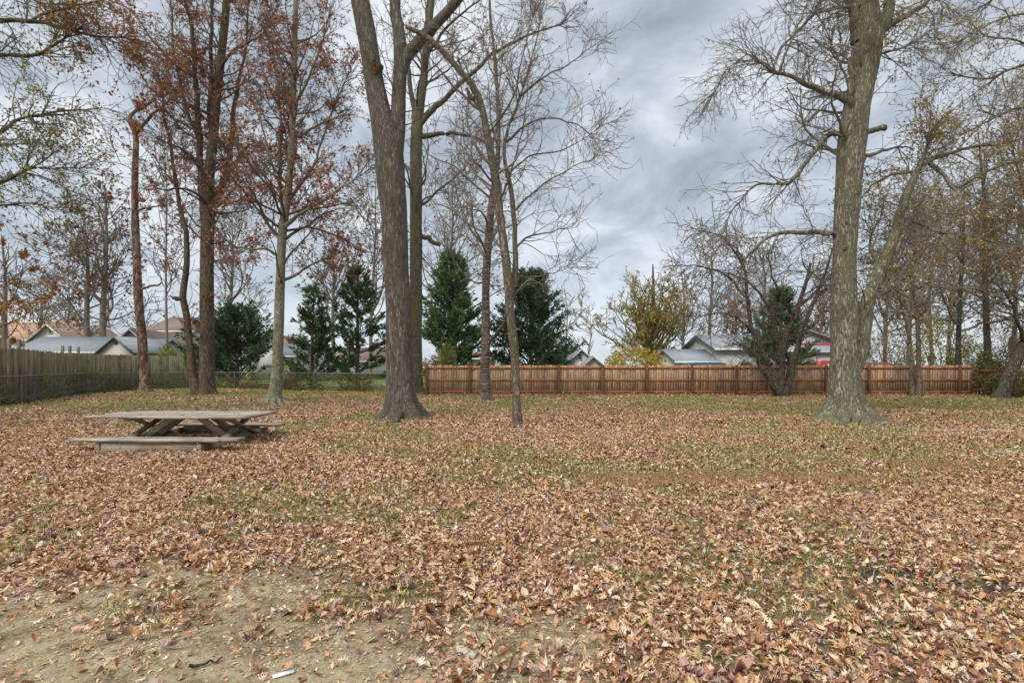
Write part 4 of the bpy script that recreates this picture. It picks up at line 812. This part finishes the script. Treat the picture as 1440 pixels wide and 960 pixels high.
tree('small_tree', 'crooked dark multi stemmed small tree with low spreading bare crown by the wooden fence', 26.6,
  [(1099,557,0,7),(1099,545,0,5.5),(1100,520,0,4.5),(1102,490,0,4.2),(1108,465,0,4),(1118,445,0,3.6),(1126,420,0,3.2),(1134,395,0,2.5),(1140,370,0,2)],
  [[(1093,556,0,5),(1088,530,.1,4.6),(1078,505,.2,4.4),(1064,480,.3,4.2),(1055,455,.3,4),(1052,425,.2,3.8),(1050,395,.1,3.6),(1044,370,0,3.2),(1036,345,0,2.4)],
   [(1105,556,-.2,5),(1112,530,-.3,4.8),(1118,500,-.4,4.6),(1126,470,-.4,4.2),(1134,445,-.4,3.8),(1147,420,-.4,3.4),(1154,395,-.4,2.8),(1165,370,-.4,2.2),(1175,340,-.4,1.6)],
   [(1096,556,-.3,4.4),(1084,540,-.4,4),(1072,520,-.5,3.6),(1062,500,-.6,3),(1052,490,-.6,2.2)],
   [(1100,500,.2,3),(1090,460,.4,3),(1080,430,.6,2.8),(1062,405,.8,2.4),(1040,390,1,2),(1010,380,1.2,1.4)],
   [(1052,420,.2,2.6),(1035,400,.1,2.4),(1015,385,0,2),(990,375,-.2,1.6),(960,372,-.3,1)],[(1046,375,0,2.2),(1030,350,-.4,2),(1010,330,-.8,1.6),(985,325,-1,1)],
   [(1118,445,0,2.6),(1100,420,-.6,2.2),(1085,385,-1,1.8),(1078,350,-1.3,1.2)],[(1150,410,-.4,2),(1165,405,-1,1.8),(1180,395,-1.4,1.2)],
   [(1060,470,.3,2.4),(1040,450,-.3,2),(1015,440,-.7,1.6),(985,445,-1,1)],[(1102,555,.3,4),(1110,520,.5,3.6),(1104,495,.6,3),(1085,475,.7,2.4)]],
  B_dark, B_twig, L_ivy, 300, .08, flare=.3, auto=10, autoz=(3.5,6.5), autoL=(2,3.6), autoel=(0,50), dens=(1.6,2.3,2.4), lens=(1.5,.8,.4), up=(-.06,-.08,-.08), wob=.28, tfrom=.5)
tree('leaning_tree', 'dark trunk leaning steeply to the right at the far right edge by the overgrown corner', 24.5,
  [(1406,561,0,11),(1411,550,0,9),(1417,532,0,8.5),(1427,510,0,8),(1440,485,0,7.5),(1458,450,0,7),(1480,400,0,6)],
  [[(1425,512,0,3),(1422,480,.5,2.6),(1430,440,1,2.2),(1425,390,1.4,1.6),(1410,340,1.6,1)],[(1440,485,0,3),(1430,450,-.5,2.4),(1420,420,-.8,2),(1395,395,-1,1.2)],[(1470,420,0,4),(1450,340,0,3),(1440,270,0,2),(1420,200,0,1.4)]],
  B_dark, B_twig, L_brn, 500, .08, flare=.3, auto=6, autoz=(2,5), autoL=(2,4), dens=(1.8,2.2,2.2), tfrom=.4)
tree('vine_covered_tree', 'thin young tree wrapped in vines standing against the right part of the wooden fence', 26.8,
  [(1292,557,0,5),(1292,545,0,3.6),(1292,520,0,3.2),(1291,470,0,3),(1288,430,0,2.6),(1283,390,0,2.4),(1288,340,0,2),(1296,290,0,1.5)],
  [[(1283,556,0,3.6),(1282,530,0,3.6),(1281,500,0,3.4),(1278,470,0,2.6),(1266,430,0,2),(1262,395,0,1.4)],[(1290,450,0,2),(1268,425,-.3,1.8),(1258,390,-.5,1.4),(1250,350,-.5,1)],[(1291,460,0,2),(1310,430,.3,1.6),(1322,395,.5,1.1)]],
  B_thin, B_twigL, L_brn, 700, .09, flare=.3, auto=10, autoz=(3,8), autoL=(1.6,3.2), dens=(1.8,2.2,2.2), tfrom=.4)
tree('broadleaf_tree', 'tree out of frame on the left whose overhanging limbs carry green yellow and orange leaves', 14.0,
  [(-190,600,0,30),(-188,560,0,22),(-185,450,0,20),(-182,300,0,18),(-178,100,0,15),(-172,-50,0,12)],
  [[(-182,90,0,8),(-90,50,0,6),(0,31,0,4.6),(35,30,0,4.2),(80,36,0,3.4),(130,50,0,2.6),(180,52,0,1.6)],[(-182,150,0,8),(-90,95,0,6),(0,76,0,4.4),(48,79,0,3.8),(70,66,0,3),(98,48,0,2)],
   [(-182,280,0,8),(-80,230,0,5),(0,186,0,3.5),(24,168,0,3),(80,158,0,2.4),(122,154,0,1.4)],[(-182,330,0,8),(-80,290,0,5),(0,257,0,3.5),(40,239,0,3),(75,236,0,2.2),(112,236,0,1.2)],
   [(-182,420,0,6),(-80,400,-.5,4),(-20,395,-.8,2.4),(25,400,-1,1.4)],[(-90,50,0,3),(0,-10,0,2.5),(60,5,0,2),(110,8,.3,1.4)],
   [(40,30,0,2),(90,12,.4,1.6),(150,0,.8,1.2)],[(-60,285,0,3),(0,290,.3,2),(45,285,.5,1.4),(75,300,.6,1)],[(-70,220,.3,3),(0,205,.6,2),(50,200,.9,1.3)]],
  B_olive, B_twig, [(L_grn, .5, lambda C: (C[:,0] < -11.6)), (L_oran, .3, lambda C: (C[:,0] > -12.4) & (C[:,2] > 9)), (L_oran, .2, lambda C: C[:,2] < 4.2), (L_brn, .25, None)], 8500, .08,
  dens=(2.6,3.1,3.0), lens=(1.15,.6,.34), up=(.0,-.03,-.05), wob=.26, tfrom=.97, leafclump=.5)
tree('broadleaf_tree', 'tree beyond the right edge reaching in with thin limbs of small yellow brown leaves', 15.5,
  [(1640,590,0,26),(1640,560,0,20),(1638,400,0,17),(1630,200,0,14),(1622,0,0,10),(1615,-100,0,8)],
  [[(1632,180,0,6),(1540,120,0,4.5),(1460,92,0,3.4),(1415,100,0,2.8),(1390,112,0,2.2),(1340,105,.2,1.4)],[(1632,240,0,6),(1540,180,0,4),(1450,150,0,3),(1400,165,0,2.2),(1350,190,.2,1.4)],
   [(1630,80,0,5),(1540,40,0,3.6),(1450,20,0,2.6),(1400,30,0,2),(1350,60,0,1.2)],[(1634,330,0,6),(1540,290,0,4),(1450,265,0,2.6),(1400,300,0,1.8)],[(1634,380,0,5),(1530,350,.5,3.6),(1440,350,.8,2.4),(1390,380,1,1.4)],
   [(1630,20,0,5),(1540,-20,.8,3.6),(1450,-30,1,2.6),(1380,10,1.4,1.6)],[(1500,105,0,3),(1440,60,.6,2),(1385,50,.9,1.3)],[(1520,285,0,3),(1455,320,-.5,2),(1400,340,-.7,1.2)]],
  B_pale, B_twig, [(L_brn, .6, None), (L_yel, .4, None)], 4500, .065, dens=(1.9,2.8,2.9), lens=(1.15,.6,.34), up=(-.02,-.05,-.06), wob=.26, tfrom=.97, leafclump=.6)

# ================================================================== trees beyond the fences
def bg(name, label, px, d, top, hw, lean=0, leaf=None, nleaf=0, auto=26, group='trees beyond the fences', spread=1.0, z1=.85, bk=None, z0=.25, ls=None, el=(15,65), dens=(.55,1.1,1.2), tw=None, wob=.22, lclump=.5, up=(.05,.04,.02), lens=None):
    g0 = HZ + F*CAMH/d; H = (g0-top)/F*d
    tr = [(px, g0, 0, hw*1.25), (px+lean*.1, g0-(g0-top)*.12, 0, hw), (px+lean*.35, g0-(g0-top)*.4, 0, hw*.75), (px+lean*.6+3, g0-(g0-top)*.7, 0, hw*.45), (px+lean, top, 0, hw*.15)]
    lens = lens or (H*.16, H*.08, H*.045)
    return tree(name, label, d, tr, [], bk or B_farbark, tw or B_farbark, leaf, nleaf, ls or .0065*d, group, auto, (H*z0, H*z1), (H*.22*spread, H*.42*spread), el, dens, lens, up, wob, flare=.3, sides=9, rpx=.40, tfrom=.4, autor=.6, leafclump=lclump)
bg('broadleaf_tree', 'bare left trunk of the twin trees behind the grey stockade fence', 124, 46, 300, 5, -6, L_dull, 500)
bg('broadleaf_tree', 'dull red leaved right trunk of the twin trees behind the grey stockade fence', 143, 45, 268, 5.5, 6, L_dull, 1600, 36, spread=.9)
bg('broadleaf_tree', 'small bare tree behind the tan roofed house at the far left', 52, 58, 395, 3, 5)
bg('broadleaf_tree', 'orange and green leaved tree at the left edge above the stockade fence', 8, 30, 330, 5, -6, L_oran, 1700, 24, ls=.15)
bg('broadleaf_tree', 'very thin dark pole of a tree between the snag and the double trunk oak', 236, 38, 150, 2.0, -8, L_dull, 500, 22, spread=.7)
bg('broadleaf_tree', 'bare grey tree seen between the double trunk oak and the smooth trunk', 322, 48, 300, 3.5, 4, L_dull, 250)
bg('broadleaf_tree', 'bare tree whose top shows above the two left spruces', 470, 58, 315, 3.5, -6, L_dull, 700, 30)
bg('broadleaf_tree', 'bare tree behind the pair of left spruces, close to the huge oak', 520, 52, 250, 3, 8, L_dull, 600, 30)
bg('broadleaf_tree', 'fine twigged bare tree filling the gap above the left big cypress', 630, 40, 210, 3, 5, L_dull, 500, 30)
bg('broadleaf_tree', 'thin bare sapling left of the white gabled cottage', 797, 52, 400, 1.6, -4, auto=14)
bg('broadleaf_tree', 'low bare sapling above the white gabled cottage roof', 826, 60, 440, 1.4, 4, auto=14)
bg('broadleaf_tree', 'wide round crowned yellowing tree beyond the middle of the fence', 912, 54, 372, 7, 6, L_yel, 12000, 54, spread=1.95, z0=.10, z1=.42, ls=.16, el=(18,80), lclump=.75, dens=(.8,1.3,1.4), up=(.10,.06,.03), bk=B_olive, tw=plain('bark_yellowish', (.20,.165,.085), .9, .1, .3))
bg('broadleaf_tree', 'straight dark trunk bare tree left of the grey roofed house', 997, 54, 335, 3, 2, auto=24, spread=.7)
bg('broadleaf_tree', 'low bare tree between the round yellow tree and the straight dark trunk', 962, 62, 372, 3, -5, L_dull, 250, 26)
bg('red_leaved_tree', 'reddish brown leaved tree peeking over the grey house roof', 1030, 74, 425, 3, 4, L_rust, 3500, 34, ls=.3, z0=.15, lclump=.9, dens=(.7,1.2,1.2))
bg('red_leaved_tree', 'orange pink leaved tree behind the red trimmed house', 1152, 70, 400, 3, 4, L_oran, 2200, 34, ls=.25, z0=.15, lclump=.8)
bg('broadleaf_tree', 'bare tree behind the crooked dark multi stemmed tree', 1075, 60, 345, 3, -4)
bg('broadleaf_tree', 'pale bare tree right of the massive maple, behind the fence', 1243, 44, 320, 3.2, 8, L_brn, 900, 28, tw=B_twigL)
bg('broadleaf_tree', 'pale straight trunk rising just left of the vine wrapped young tree', 1277, 33, 255, 3.6, 8, L_brn, 650, 28, wob=.3, bk=B_pale, tw=B_twigL)
bg('broadleaf_tree', 'bare thicket tree with yellow leaves right of the vine wrapped young tree', 1312, 40, 265, 2.8, -14, L_yel, 1600, 30, ls=.16, wob=.34, el=(-5,60))
bg('broadleaf_tree', 'dark straight trunk behind the right end of the wooden fence', 1346, 33, 240, 4, 10, L_brn, 650, 30, bk=B_dark, wob=.34, el=(-5,60))
bg('broadleaf_tree', 'ivy smothered trunk beside the end post of the wooden fence', 1391, 29, 180, 5, -16, L_brn, 800, 32, bk=B_dark, wob=.34, el=(-10,60))
bg('broadleaf_tree', 'tall bare tree directly above the leaning dark trunk', 1424, 36, 130, 3.4, 16, L_brn, 650, 30, wob=.34, el=(-5,60))
bg('broadleaf_tree', 'tall bare tree at the right edge of the picture beyond the corner', 1462, 30, 120, 5, -18, L_brn, 650, 30, wob=.34, el=(-10,60))
bg('broadleaf_tree', 'slender leaning tree in the right thicket behind the dark straight trunk', 1332, 56, 330, 3, 10, L_brn, 400)
bg('broadleaf_tree', 'bare tree behind the two storey white house on the left', 196, 72, 400, 2.5, 4, auto=22)
bg('broadleaf_tree', 'bare tree between the brown tile roof and the smooth grey trunk', 352, 74, 400, 2.5, -4, auto=22)
bg('broadleaf_tree', 'bare tree behind the tan and white gables', 92, 76, 385, 2.5, 4, L_dull, 500, auto=22)

def shrub(name, label, px, d, top, halfpx, mat, n, ls, cat='shrub', group=None, stems=14, zmin=.05):
    g0 = HZ+F*CAMH/d; H = (g0-top)/F*d; r = halfpx/F*d; base = W(px, g0, d); base[2] = 0
    root = thing(name, label, cat, base, group)
    k = stems; az = rng.uniform(0, 6.28, k); el = rng.uniform(.9, 1.45, k)
    D = np.stack([np.cos(az)*np.cos(el), np.sin(az)*np.cos(el), np.sin(el)], -1); S = base+np.stack([rng.normal(0,.1*r,k), rng.normal(0,.1*r,k), np.zeros(k)], -1)
    P, Dd, Rr = grow(S, D, rng.uniform(.6,1,k)*H, np.full(k, .012+H*.008), 8, .12, 0, .2)
    V, q = tubes(P, Rr, 5); mkmesh('stem', V, [q], B_farbark, root, False, base)
    u = nrm(rng.normal(size=(n*3,3)))*rng.uniform(.35, 1, (n*3,1))**.5; Q = u*np.array([r, r, H*.5]) + base + np.array([0,0,H*.5])
    cl = vnoise(Q*2.2/max(r,.5)) + .6*vnoise(Q*5/max(r,.5)); Q = Q[(cl > -.18) & (Q[:,2] > zmin)][:n]
    V, q = scatter_leaves(Q, rng.uniform(.7,1.3,len(Q))*ls, 1, TREEL[0], .3, N0=rng.normal(size=(len(Q),3)))
    mkmesh('foliage', V, [q], mat, root, False, base); return root
def conifer(label, px, d, top, halfpx, mat, n=9000, bare=.0, dens=1.0, shape=.8, z0=.04, group='evergreens beyond the fences', fan=1.0):
    g0 = HZ+F*CAMH/d; H = (g0-top)/F*d; Rm = halfpx/F*d; base = W(px, g0, d); base[2] = 0
    root = thing('conifer_tree', label, 'evergreen tree', base, group)
    z = np.linspace(0, H, 30); P = np.stack([base[0]+vnoise(np.stack([z*.3,z*0,z*0+px],-1))*.1, np.full(30, d), z], -1)
    V, q, tr = trunkmesh(P, .16*H/9*(1-z/H*.92)+.015, 10, .3, 4, .3, .05, 3); mkmesh('trunk', V, [q, tr], B_dark, root, True, base)
    nb = int(130*dens); h = rng.uniform(z0, .97, nb)**.85; az = rng.uniform(0, 6.28, nb); el = R_(14)+h*R_(36)+rng.normal(0,.12,nb)
    prof = np.where(h < .22, .72+h*1.27, 1.0)*(1-h)**shape; L = 1.36*Rm*prof*rng.uniform(.62, 1.3, nb)+.15
    S = base+np.stack([0*h, 0*h, h*H*.98 - L*np.sin(el)*.35], -1); S[:,2] = np.maximum(S[:,2], .1)
    D = np.stack([np.cos(az)*np.cos(el), np.sin(az)*np.cos(el), np.sin(el)], -1)
    Pb, Db, Rb = grow(S, D, L, .012+L*.012, 8, .06, .03, .2); V, q = tubes(Pb, Rb, 4)
    mkmesh('branches', V, [q], B_dark, root, False, base)
    # flat feathery sprays along each branch
    p, dd_, r, t_, ix_ = spawn(Pb, Db, Rb, 9*fan, .25, (15,42)); LL = (.22+.5*np.minimum(1.2, Rm*.3)*(1.15-t_))*rng.uniform(.6,1.3,len(p))
    dd_[:,2] = dd_[:,2]*.5+.12; Ps, Ds, Rs = grow(p, dd_, LL, np.full(len(p), .006), 4, .1, .04, .5)
    n = int(n*1.5); C = Ps[:,1:].reshape(-1,3); T = Ds[:,1:].reshape(-1,3); i = rng.integers(0, len(C), n); C = C[i]+rng.normal(0,.035,(n,3)); T = nrm(T[i]+rng.normal(0,.33,(n,3)))
    ln = rng.uniform(.6,1.3,n)*(.16+.006*d*.4); wd = ln*rng.uniform(.10,.2,n); side = nrm(np.cross(T, rng.normal(size=(n,3))))
    A = C; B = C+T*(ln*.5)[:,None]+side*wd[:,None]; Cc = C+T*ln[:,None]; Dd = C+T*(ln*.45)[:,None]-side*wd[:,None]
    V = np.stack([A,B,Cc,Dd],1).reshape(-1,3); q = np.arange(n*4).reshape(n,4)
    mkmesh('foliage', V, [q], mat, root, False, base); return root
conifer('tall bright green dense cypress behind the left start of the wooden fence', 636, 37, 352, 43, L_con2, 21000, dens=1.7, shape=.55)
conifer('dark green dense cypress with a rounded top behind the slim leaning tree', 745, 38, 384, 50, L_con3, 21000, dens=1.7, shape=.42)
conifer('dark open spruce beside the huge oak, the wider and taller of the left pair', 503, 37, 366, 42, L_con, 9500, dens=.75, fan=.7, shape=.75)
conifer('dark open spruce just right of the smooth grey trunk, the smaller of the left pair', 440, 38, 400, 36, L_con, 8000, dens=.75, fan=.7, shape=.75)
conifer('dark juniper spreading low behind the chain link fence right of the double trunk oak', 333, 41, 436, 56, L_con3, 13000, dens=1.1, shape=.42)
conifer('dark evergreen hidden behind the crooked multi stemmed tree', 1098, 34, 405, 42, L_con, 12000, dens=1.0, shape=.7)
shrub('round_shrub', 'small rounded lime green shrub in front of the bright cypress', 630, 33, 480, 14, L_grn, 1800, .13)
shrub('round_shrub', 'yellow leaved shrub mass under the round yellow tree', 893, 46, 487, 44, L_yel, 4200, .2)
shrub('round_shrub', 'small yellow leaved shrub at the left end of the long grey roof', 950, 47, 492, 16, L_yel, 1500, .2)
shrub('red_shrub', 'salmon red leaved bush at the left end of the wooden fence', 612, 34, 497, 22, L_oran, 1600, .13)
shrub('round_shrub', 'dark green bush left of the white gabled cottage at the foot of the juniper', 700, 42, 500, 14, L_ivy, 900, .15)
shrub('thicket_shrub', 'yellow green leafy thicket behind the fence between pale trunk and dark trunk', 1322, 36, 440, 36, L_yel, 3800, .15)
shrub('thicket_shrub', 'bright green leafy bush behind the right fence end', 1365, 34, 478, 26, L_grn, 2000, .15)
shrub('thicket_shrub', 'brownish twiggy undergrowth behind the fence right of the maple', 1250, 42, 455, 30, L_brn, 2200, .16)
shrub('thicket_shrub', 'olive ivy mound around the corner post at the end of the wooden fence', 1390, 26.8, 490, 15, L_hedge, 1300, .11)
shrub('thicket_shrub', 'olive leafy tangle at the right edge behind the leaning trunk', 1452, 26.5, 465, 40, L_hedge, 2600, .11)
shrub('thicket_shrub', 'low dull green tangle in front of the leaning trunk foot', 1425, 25.5, 520, 34, L_hedge, 2400, .1)
shrub('thicket_shrub', 'brown leaved tangle far behind the leaning trunk', 1410, 40, 430, 40, L_brn, 2600, .16)
shrub('leafy_shrub', 'bright yellow green shrub above the right end of the grey stockade fence', 236, 38, 482, 16, L_grn, 1300, .14)
shrub('leafy_shrub', 'green shrub filling the gap beside the double trunk oak', 262, 38.5, 492, 12, L_grn, 800, .14)
shrub('leafy_shrub', 'olive shrub between the smooth grey trunk and the small spruce', 405, 36.5, 505, 16, L_hedge, 1500, .12)

# ================================================================== picnic table
M_tab = woodmat('table_wood', (.13,.105,.08), (.36,.31,.24), (.60,.54,.44), 0, .85, .25)
M_tabd = woodmat('table_wood_dark', (.15,.12,.085), (.32,.265,.19), (.50,.43,.33), 1, .88, .2)
M_tabx = woodmat('table_beam_wood', (.24,.19,.14), (.44,.37,.27), (.60,.52,.41), 0, .85, .15)
pt = thing('picnic_table', 'long weathered grey wooden picnic table with X shaped legs and two low attached benches', 'picnic table', (-6.8, 10.5, 0))
rz = -.012
def TP(x, y, z): return (x, y + (x+6.8)*rz, z)
def boards(name, xa, xb, y0, y1, z, th, n, mat, rag=.03):
    mb = MB(); wd = (y1-y0)/n
    for k in range(n):
        yc = y0+(k+.5)*wd; ra, rb = rng.normal(0, rag, 2); NS = 14; xs_ = np.linspace(xa+ra, xb+rb, NS); zz = z+np.array([vnoise(np.array([x*1.1, k*3.1, 2.])) for x in xs_])*.009
        hw = wd/2-.009; V = []
        for x, zc in zip(xs_, zz):
            e = .004*vnoise(np.array([x*5, k*2., 9.])); cup = .003
            for (dy, dz) in ((-hw+e, -th/2), (-hw+e, th/2-.005), (-hw+e+.006, th/2), (0, th/2-cup), (hw+e-.006, th/2), (hw+e, th/2-.005), (hw+e, -th/2)): V.append(TP(x, yc+dy, zc+dz))
        q = [[i*7+j, i*7+(j+1) % 7, (i+1)*7+(j+1) % 7, (i+1)*7+j] for i in range(NS-1) for j in range(7)]
        mb.add(V, [q, [list(range(7)), list(range((NS-1)*7, NS*7))]])
    return mb.build(name, mat, pt)
boards('tabletop', -8.33, -5.12, 9.88, 11.25, .575, .045, 5, M_tab, .03)
boards('bench', -7.98, -5.02, 9.22, 9.62, .222, .048, 2, M_tab, .03)
boards('bench', -8.20, -5.20, 11.45, 11.80, .255, .042, 2, M_tab, .03)
for x in (-7.52, -5.66):                     # trestles: runner on the ground, cross leg pair, cleat
    mb = MB(); mb.beam(TP(x, 9.26, .085), TP(x, 11.8, .085), .09, .17, bev=.006); mb.build('runner', M_tabd, pt)
    for s_, (ya, yb) in ((-1, (10.02, 11.15)), (1, (11.15, 10.02))):
        mb = MB(); mb.beam(TP(x+.048*s_+.05, ya, .14), TP(x+.048*s_+.05, yb, .55), .042, .13, up=(1,0,0), bev=.004) if False else mb.beam(TP(x+.05+.046*s_, ya, .13), TP(x+.05+.046*s_, yb, .545), .13, .042, bev=.004)
        mb.build('leg', M_tabd, pt)
    mb = MB(); mb.beam(TP(x+.05, 9.95, .525), TP(x+.05, 11.2, .525), .13, .05, bev=.004); mb.build('cleat', M_tabd, pt)
for xa, xb in ((-7.4, -6.85), (-5.78, -6.33)):   # long slanting braces
    for yy in (10.35, 10.75): mb = MB(); mb.beam(TP(xa, yy, .16), TP(xb, yy, .545), .045, .12, bev=.004); mb.build('brace', M_tabx, pt)
mb = MB(); mb.beam(TP(-7.46, 9.30, .095), TP(-5.72, 9.30, .095), .045, .165, bev=.005); mb.build('beam', M_tabx, pt)
mb = MB(); mb.beam(TP(-7.46, 11.62, .12), TP(-5.72, 11.62, .12), .045, .19, bev=.005); mb.build('beam', M_tabx, pt)
mb = MB(); mb.beam(TP(-7.46, 10.55, .07), TP(-5.72, 10.55, .07), .10, .045, bev=.005); mb.build('beam', M_tabx, pt)

# knot scar on the big oak, surface roots
M_knot = plain('torn_wood', (.34,.15,.07), .8, .1, .6, scale=22)
oak = [o for o in bpy.data.objects if o.get('label', '').startswith('huge grey oak')][0]
c = W(530,101,15.5)+np.array([.02,-.27,0]); a = np.linspace(0, 2*math.pi, 25)[:-1]
def oval(rs, name, mat):
    V = []
    for k, (rr, dy) in enumerate(rs):
        for q_ in a:
            w_ = 1+.16*math.sin(3*q_+1)+.10*math.sin(7*q_+k)
            V.append([c[0]+rr*.60*math.cos(q_)*w_, c[1]+dy+.012*math.sin(9*q_+k*2), c[2]+rr*math.sin(q_)*w_+.02*k*math.sin(5*q_)*.3])
    m_ = MB(); m_.add(V, [[[r*24+i, r*24+(i+1) % 24, (r+1)*24+(i+1) % 24, (r+1)*24+i] for r in range(len(rs)-1) for i in range(24)]]); return m_.build(name, mat, oak, True)
oval([(.30,.16),(.25,.02),(.20,-.03),(.15,-.015),(.135,.05)], 'bark_lip', B_grey)
oval([(.15,.04),(.12,-.02),(.095,-.075),(.07,-.03),(.045,.03),(.01,.04)], 'knot', M_knot)
M_knotd = plain('knot_dark', (.06,.04,.03), .9, .05, .4, scale=20)
oak = [o for o in bpy.data.objects if o.get('label', '').startswith('massive pale barked')][0]
for px_, py_, s_, dx_ in ((1176,436,.6,-.12),(1180,352,.5,-.1),(1192,395,.55,0),(1196,236,.6,0),(1182,315,.45,-.08),(1204,480,.5,.1),(1212,118,.5,0),(1186,505,.4,0)):
    hw_ = np.interp(py_, [100,250,430,535], [16,16.5,16.2,19.5])*.95/F*14.7; ctr = np.interp(py_, [50,110,150,200,260,310,370,600], [1220,1213,1205,1198,1194,1190,1187,1188]); off_ = (px_-ctr)/F*14.7
    c = W(px_, py_, 14.7); c[1] = 14.7-math.sqrt(max(.01, hw_**2-off_**2))+.035
    oval([(.17*s_,.10),(.15*s_,.0),(.11*s_,-.045),(.075*s_,-.05),(.05*s_,-.02)], 'bark_lip', B_pale); oval([(.07*s_,-.01),(.045*s_,-.035),(.01*s_,-.02)], 'knot', M_knotd)
def roots(parent_label, d, bx, by, lst, mat):
    par = [o for o in bpy.data.objects if o.get('label', '').startswith(parent_label)][0]
    for l in lst:
        P = catmull([[ (px-720)/F*rowd(py), rowd(py), z, r] for px, py, z, r in l], 22); V, q, tr = trunkmesh(P[:,:3], P[:,3], 10, 0, 3, 1, .15, 5, ground=False); mkmesh('root', V, [q, tr], mat, par, True, par.location)
roots('massive pale barked', 14.7, 1190, 592, [[(1200,585,.25,.14),(1218,592,.12,.12),(1232,598,.02,.09),(1262,600,-.02,.05)],[(1176,588,.25,.14),(1160,590,.06,.11),(1148,592,-.03,.06)],[(1190,594,.2,.14),(1186,600,.0,.1),(1184,603,-.05,.05)],[(1208,590,.2,.13),(1222,600,.0,.09),(1240,604,-.05,.05)]], B_pale)
roots('huge grey oak', 15.5, 566, 588, [[(550,584,.25,.13),(540,589,.06,.10),(532,592,-.04,.06)],[(582,584,.25,.13),(592,586,.05,.1),(600,588,-.04,.06)],[(562,590,.2,.13),(556,594,.02,.1),(553,597,-.06,.05)]], B_grey)
roots('smooth grey green trunk', 22.8, 385, 564, [[(378,562,.2,.12),(372,565,.05,.09),(362,567,-.04,.05)],[(392,562,.2,.12),(399,565,.04,.09),(408,567,-.04,.05)],[(385,564,.2,.12),(384,568,.02,.1),(382,571,-.05,.05)],[(390,563,.18,.1),(394,568,.02,.08),(397,570,-.04,.05)]], B_smooth)

# ------------------------------------------------------------------ small things lying on the dirt
M_stone = plain('stone_pale', (.40,.38,.32), .85, .2, .25, scale=20); M_plas = plain('scrap_white', (.72,.73,.73), .4, .4, .05)
d_ = rowd(919); x = (656-720)/F*d_; mb = MB(); r = .35; R3 = np.array([[math.cos(r),math.sin(r),0],[-math.sin(r),math.cos(r),0],[0,0,1]])
mb.box((x, d_, .008), (.125,.062,.03), R3, .006); o = mb.build('broken_brick', M_stone, loc=(x, d_, 0)); tag(o, 'pale flat piece of broken paving block lying on the bare dirt', 'stone')
d_ = rowd(951); x = (400-720)/F*d_; mb = MB(); mb.beam((x-.05,d_-.02,.012),(x+.04,d_+.02,.02),.03,.006); o = mb.build('plastic_scrap', M_plas, loc=(x, d_, 0)); tag(o, 'narrow white plastic scrap at the bottom edge of the dirt', 'litter')
for k, (xp, yp, xq, yq, rr, lb) in enumerate(((268,944,312,930,.008,'short dark rotten stick on the dirt near the bottom left'),(225,917,330,905,.004,'long thin pale twig on the dirt above the rotten stick'),(560,880,600,868,.003,'thin bent twig at the edge of the leaves'))):
    a, b_ = rowd(yp), rowd(yq); A = np.array([(xp-720)/F*a, a, .02]); B = np.array([(xq-720)/F*b_, b_, .025]); tt = np.linspace(0,1,14)[:,None]
    P = A*(1-tt)+B*tt+np.stack([vnoise(np.stack([tt[:,0]*5+k*9, tt[:,0]*0+j*5, tt[:,0]*0],-1)) for j in range(3)],-1)*.012; c0 = P.mean(0); c0[2] = 0
    V, q, tr = trunkmesh(P, np.full(14, rr)*np.linspace(1,.5,14), 8, 0, 3, 1, .2, k, ground=False); o = mkmesh('stick', V-c0, [q, tr], B_dark if k == 0 else B_twigL, smooth=True); o.location = c0; tag(o, lb, 'stick')
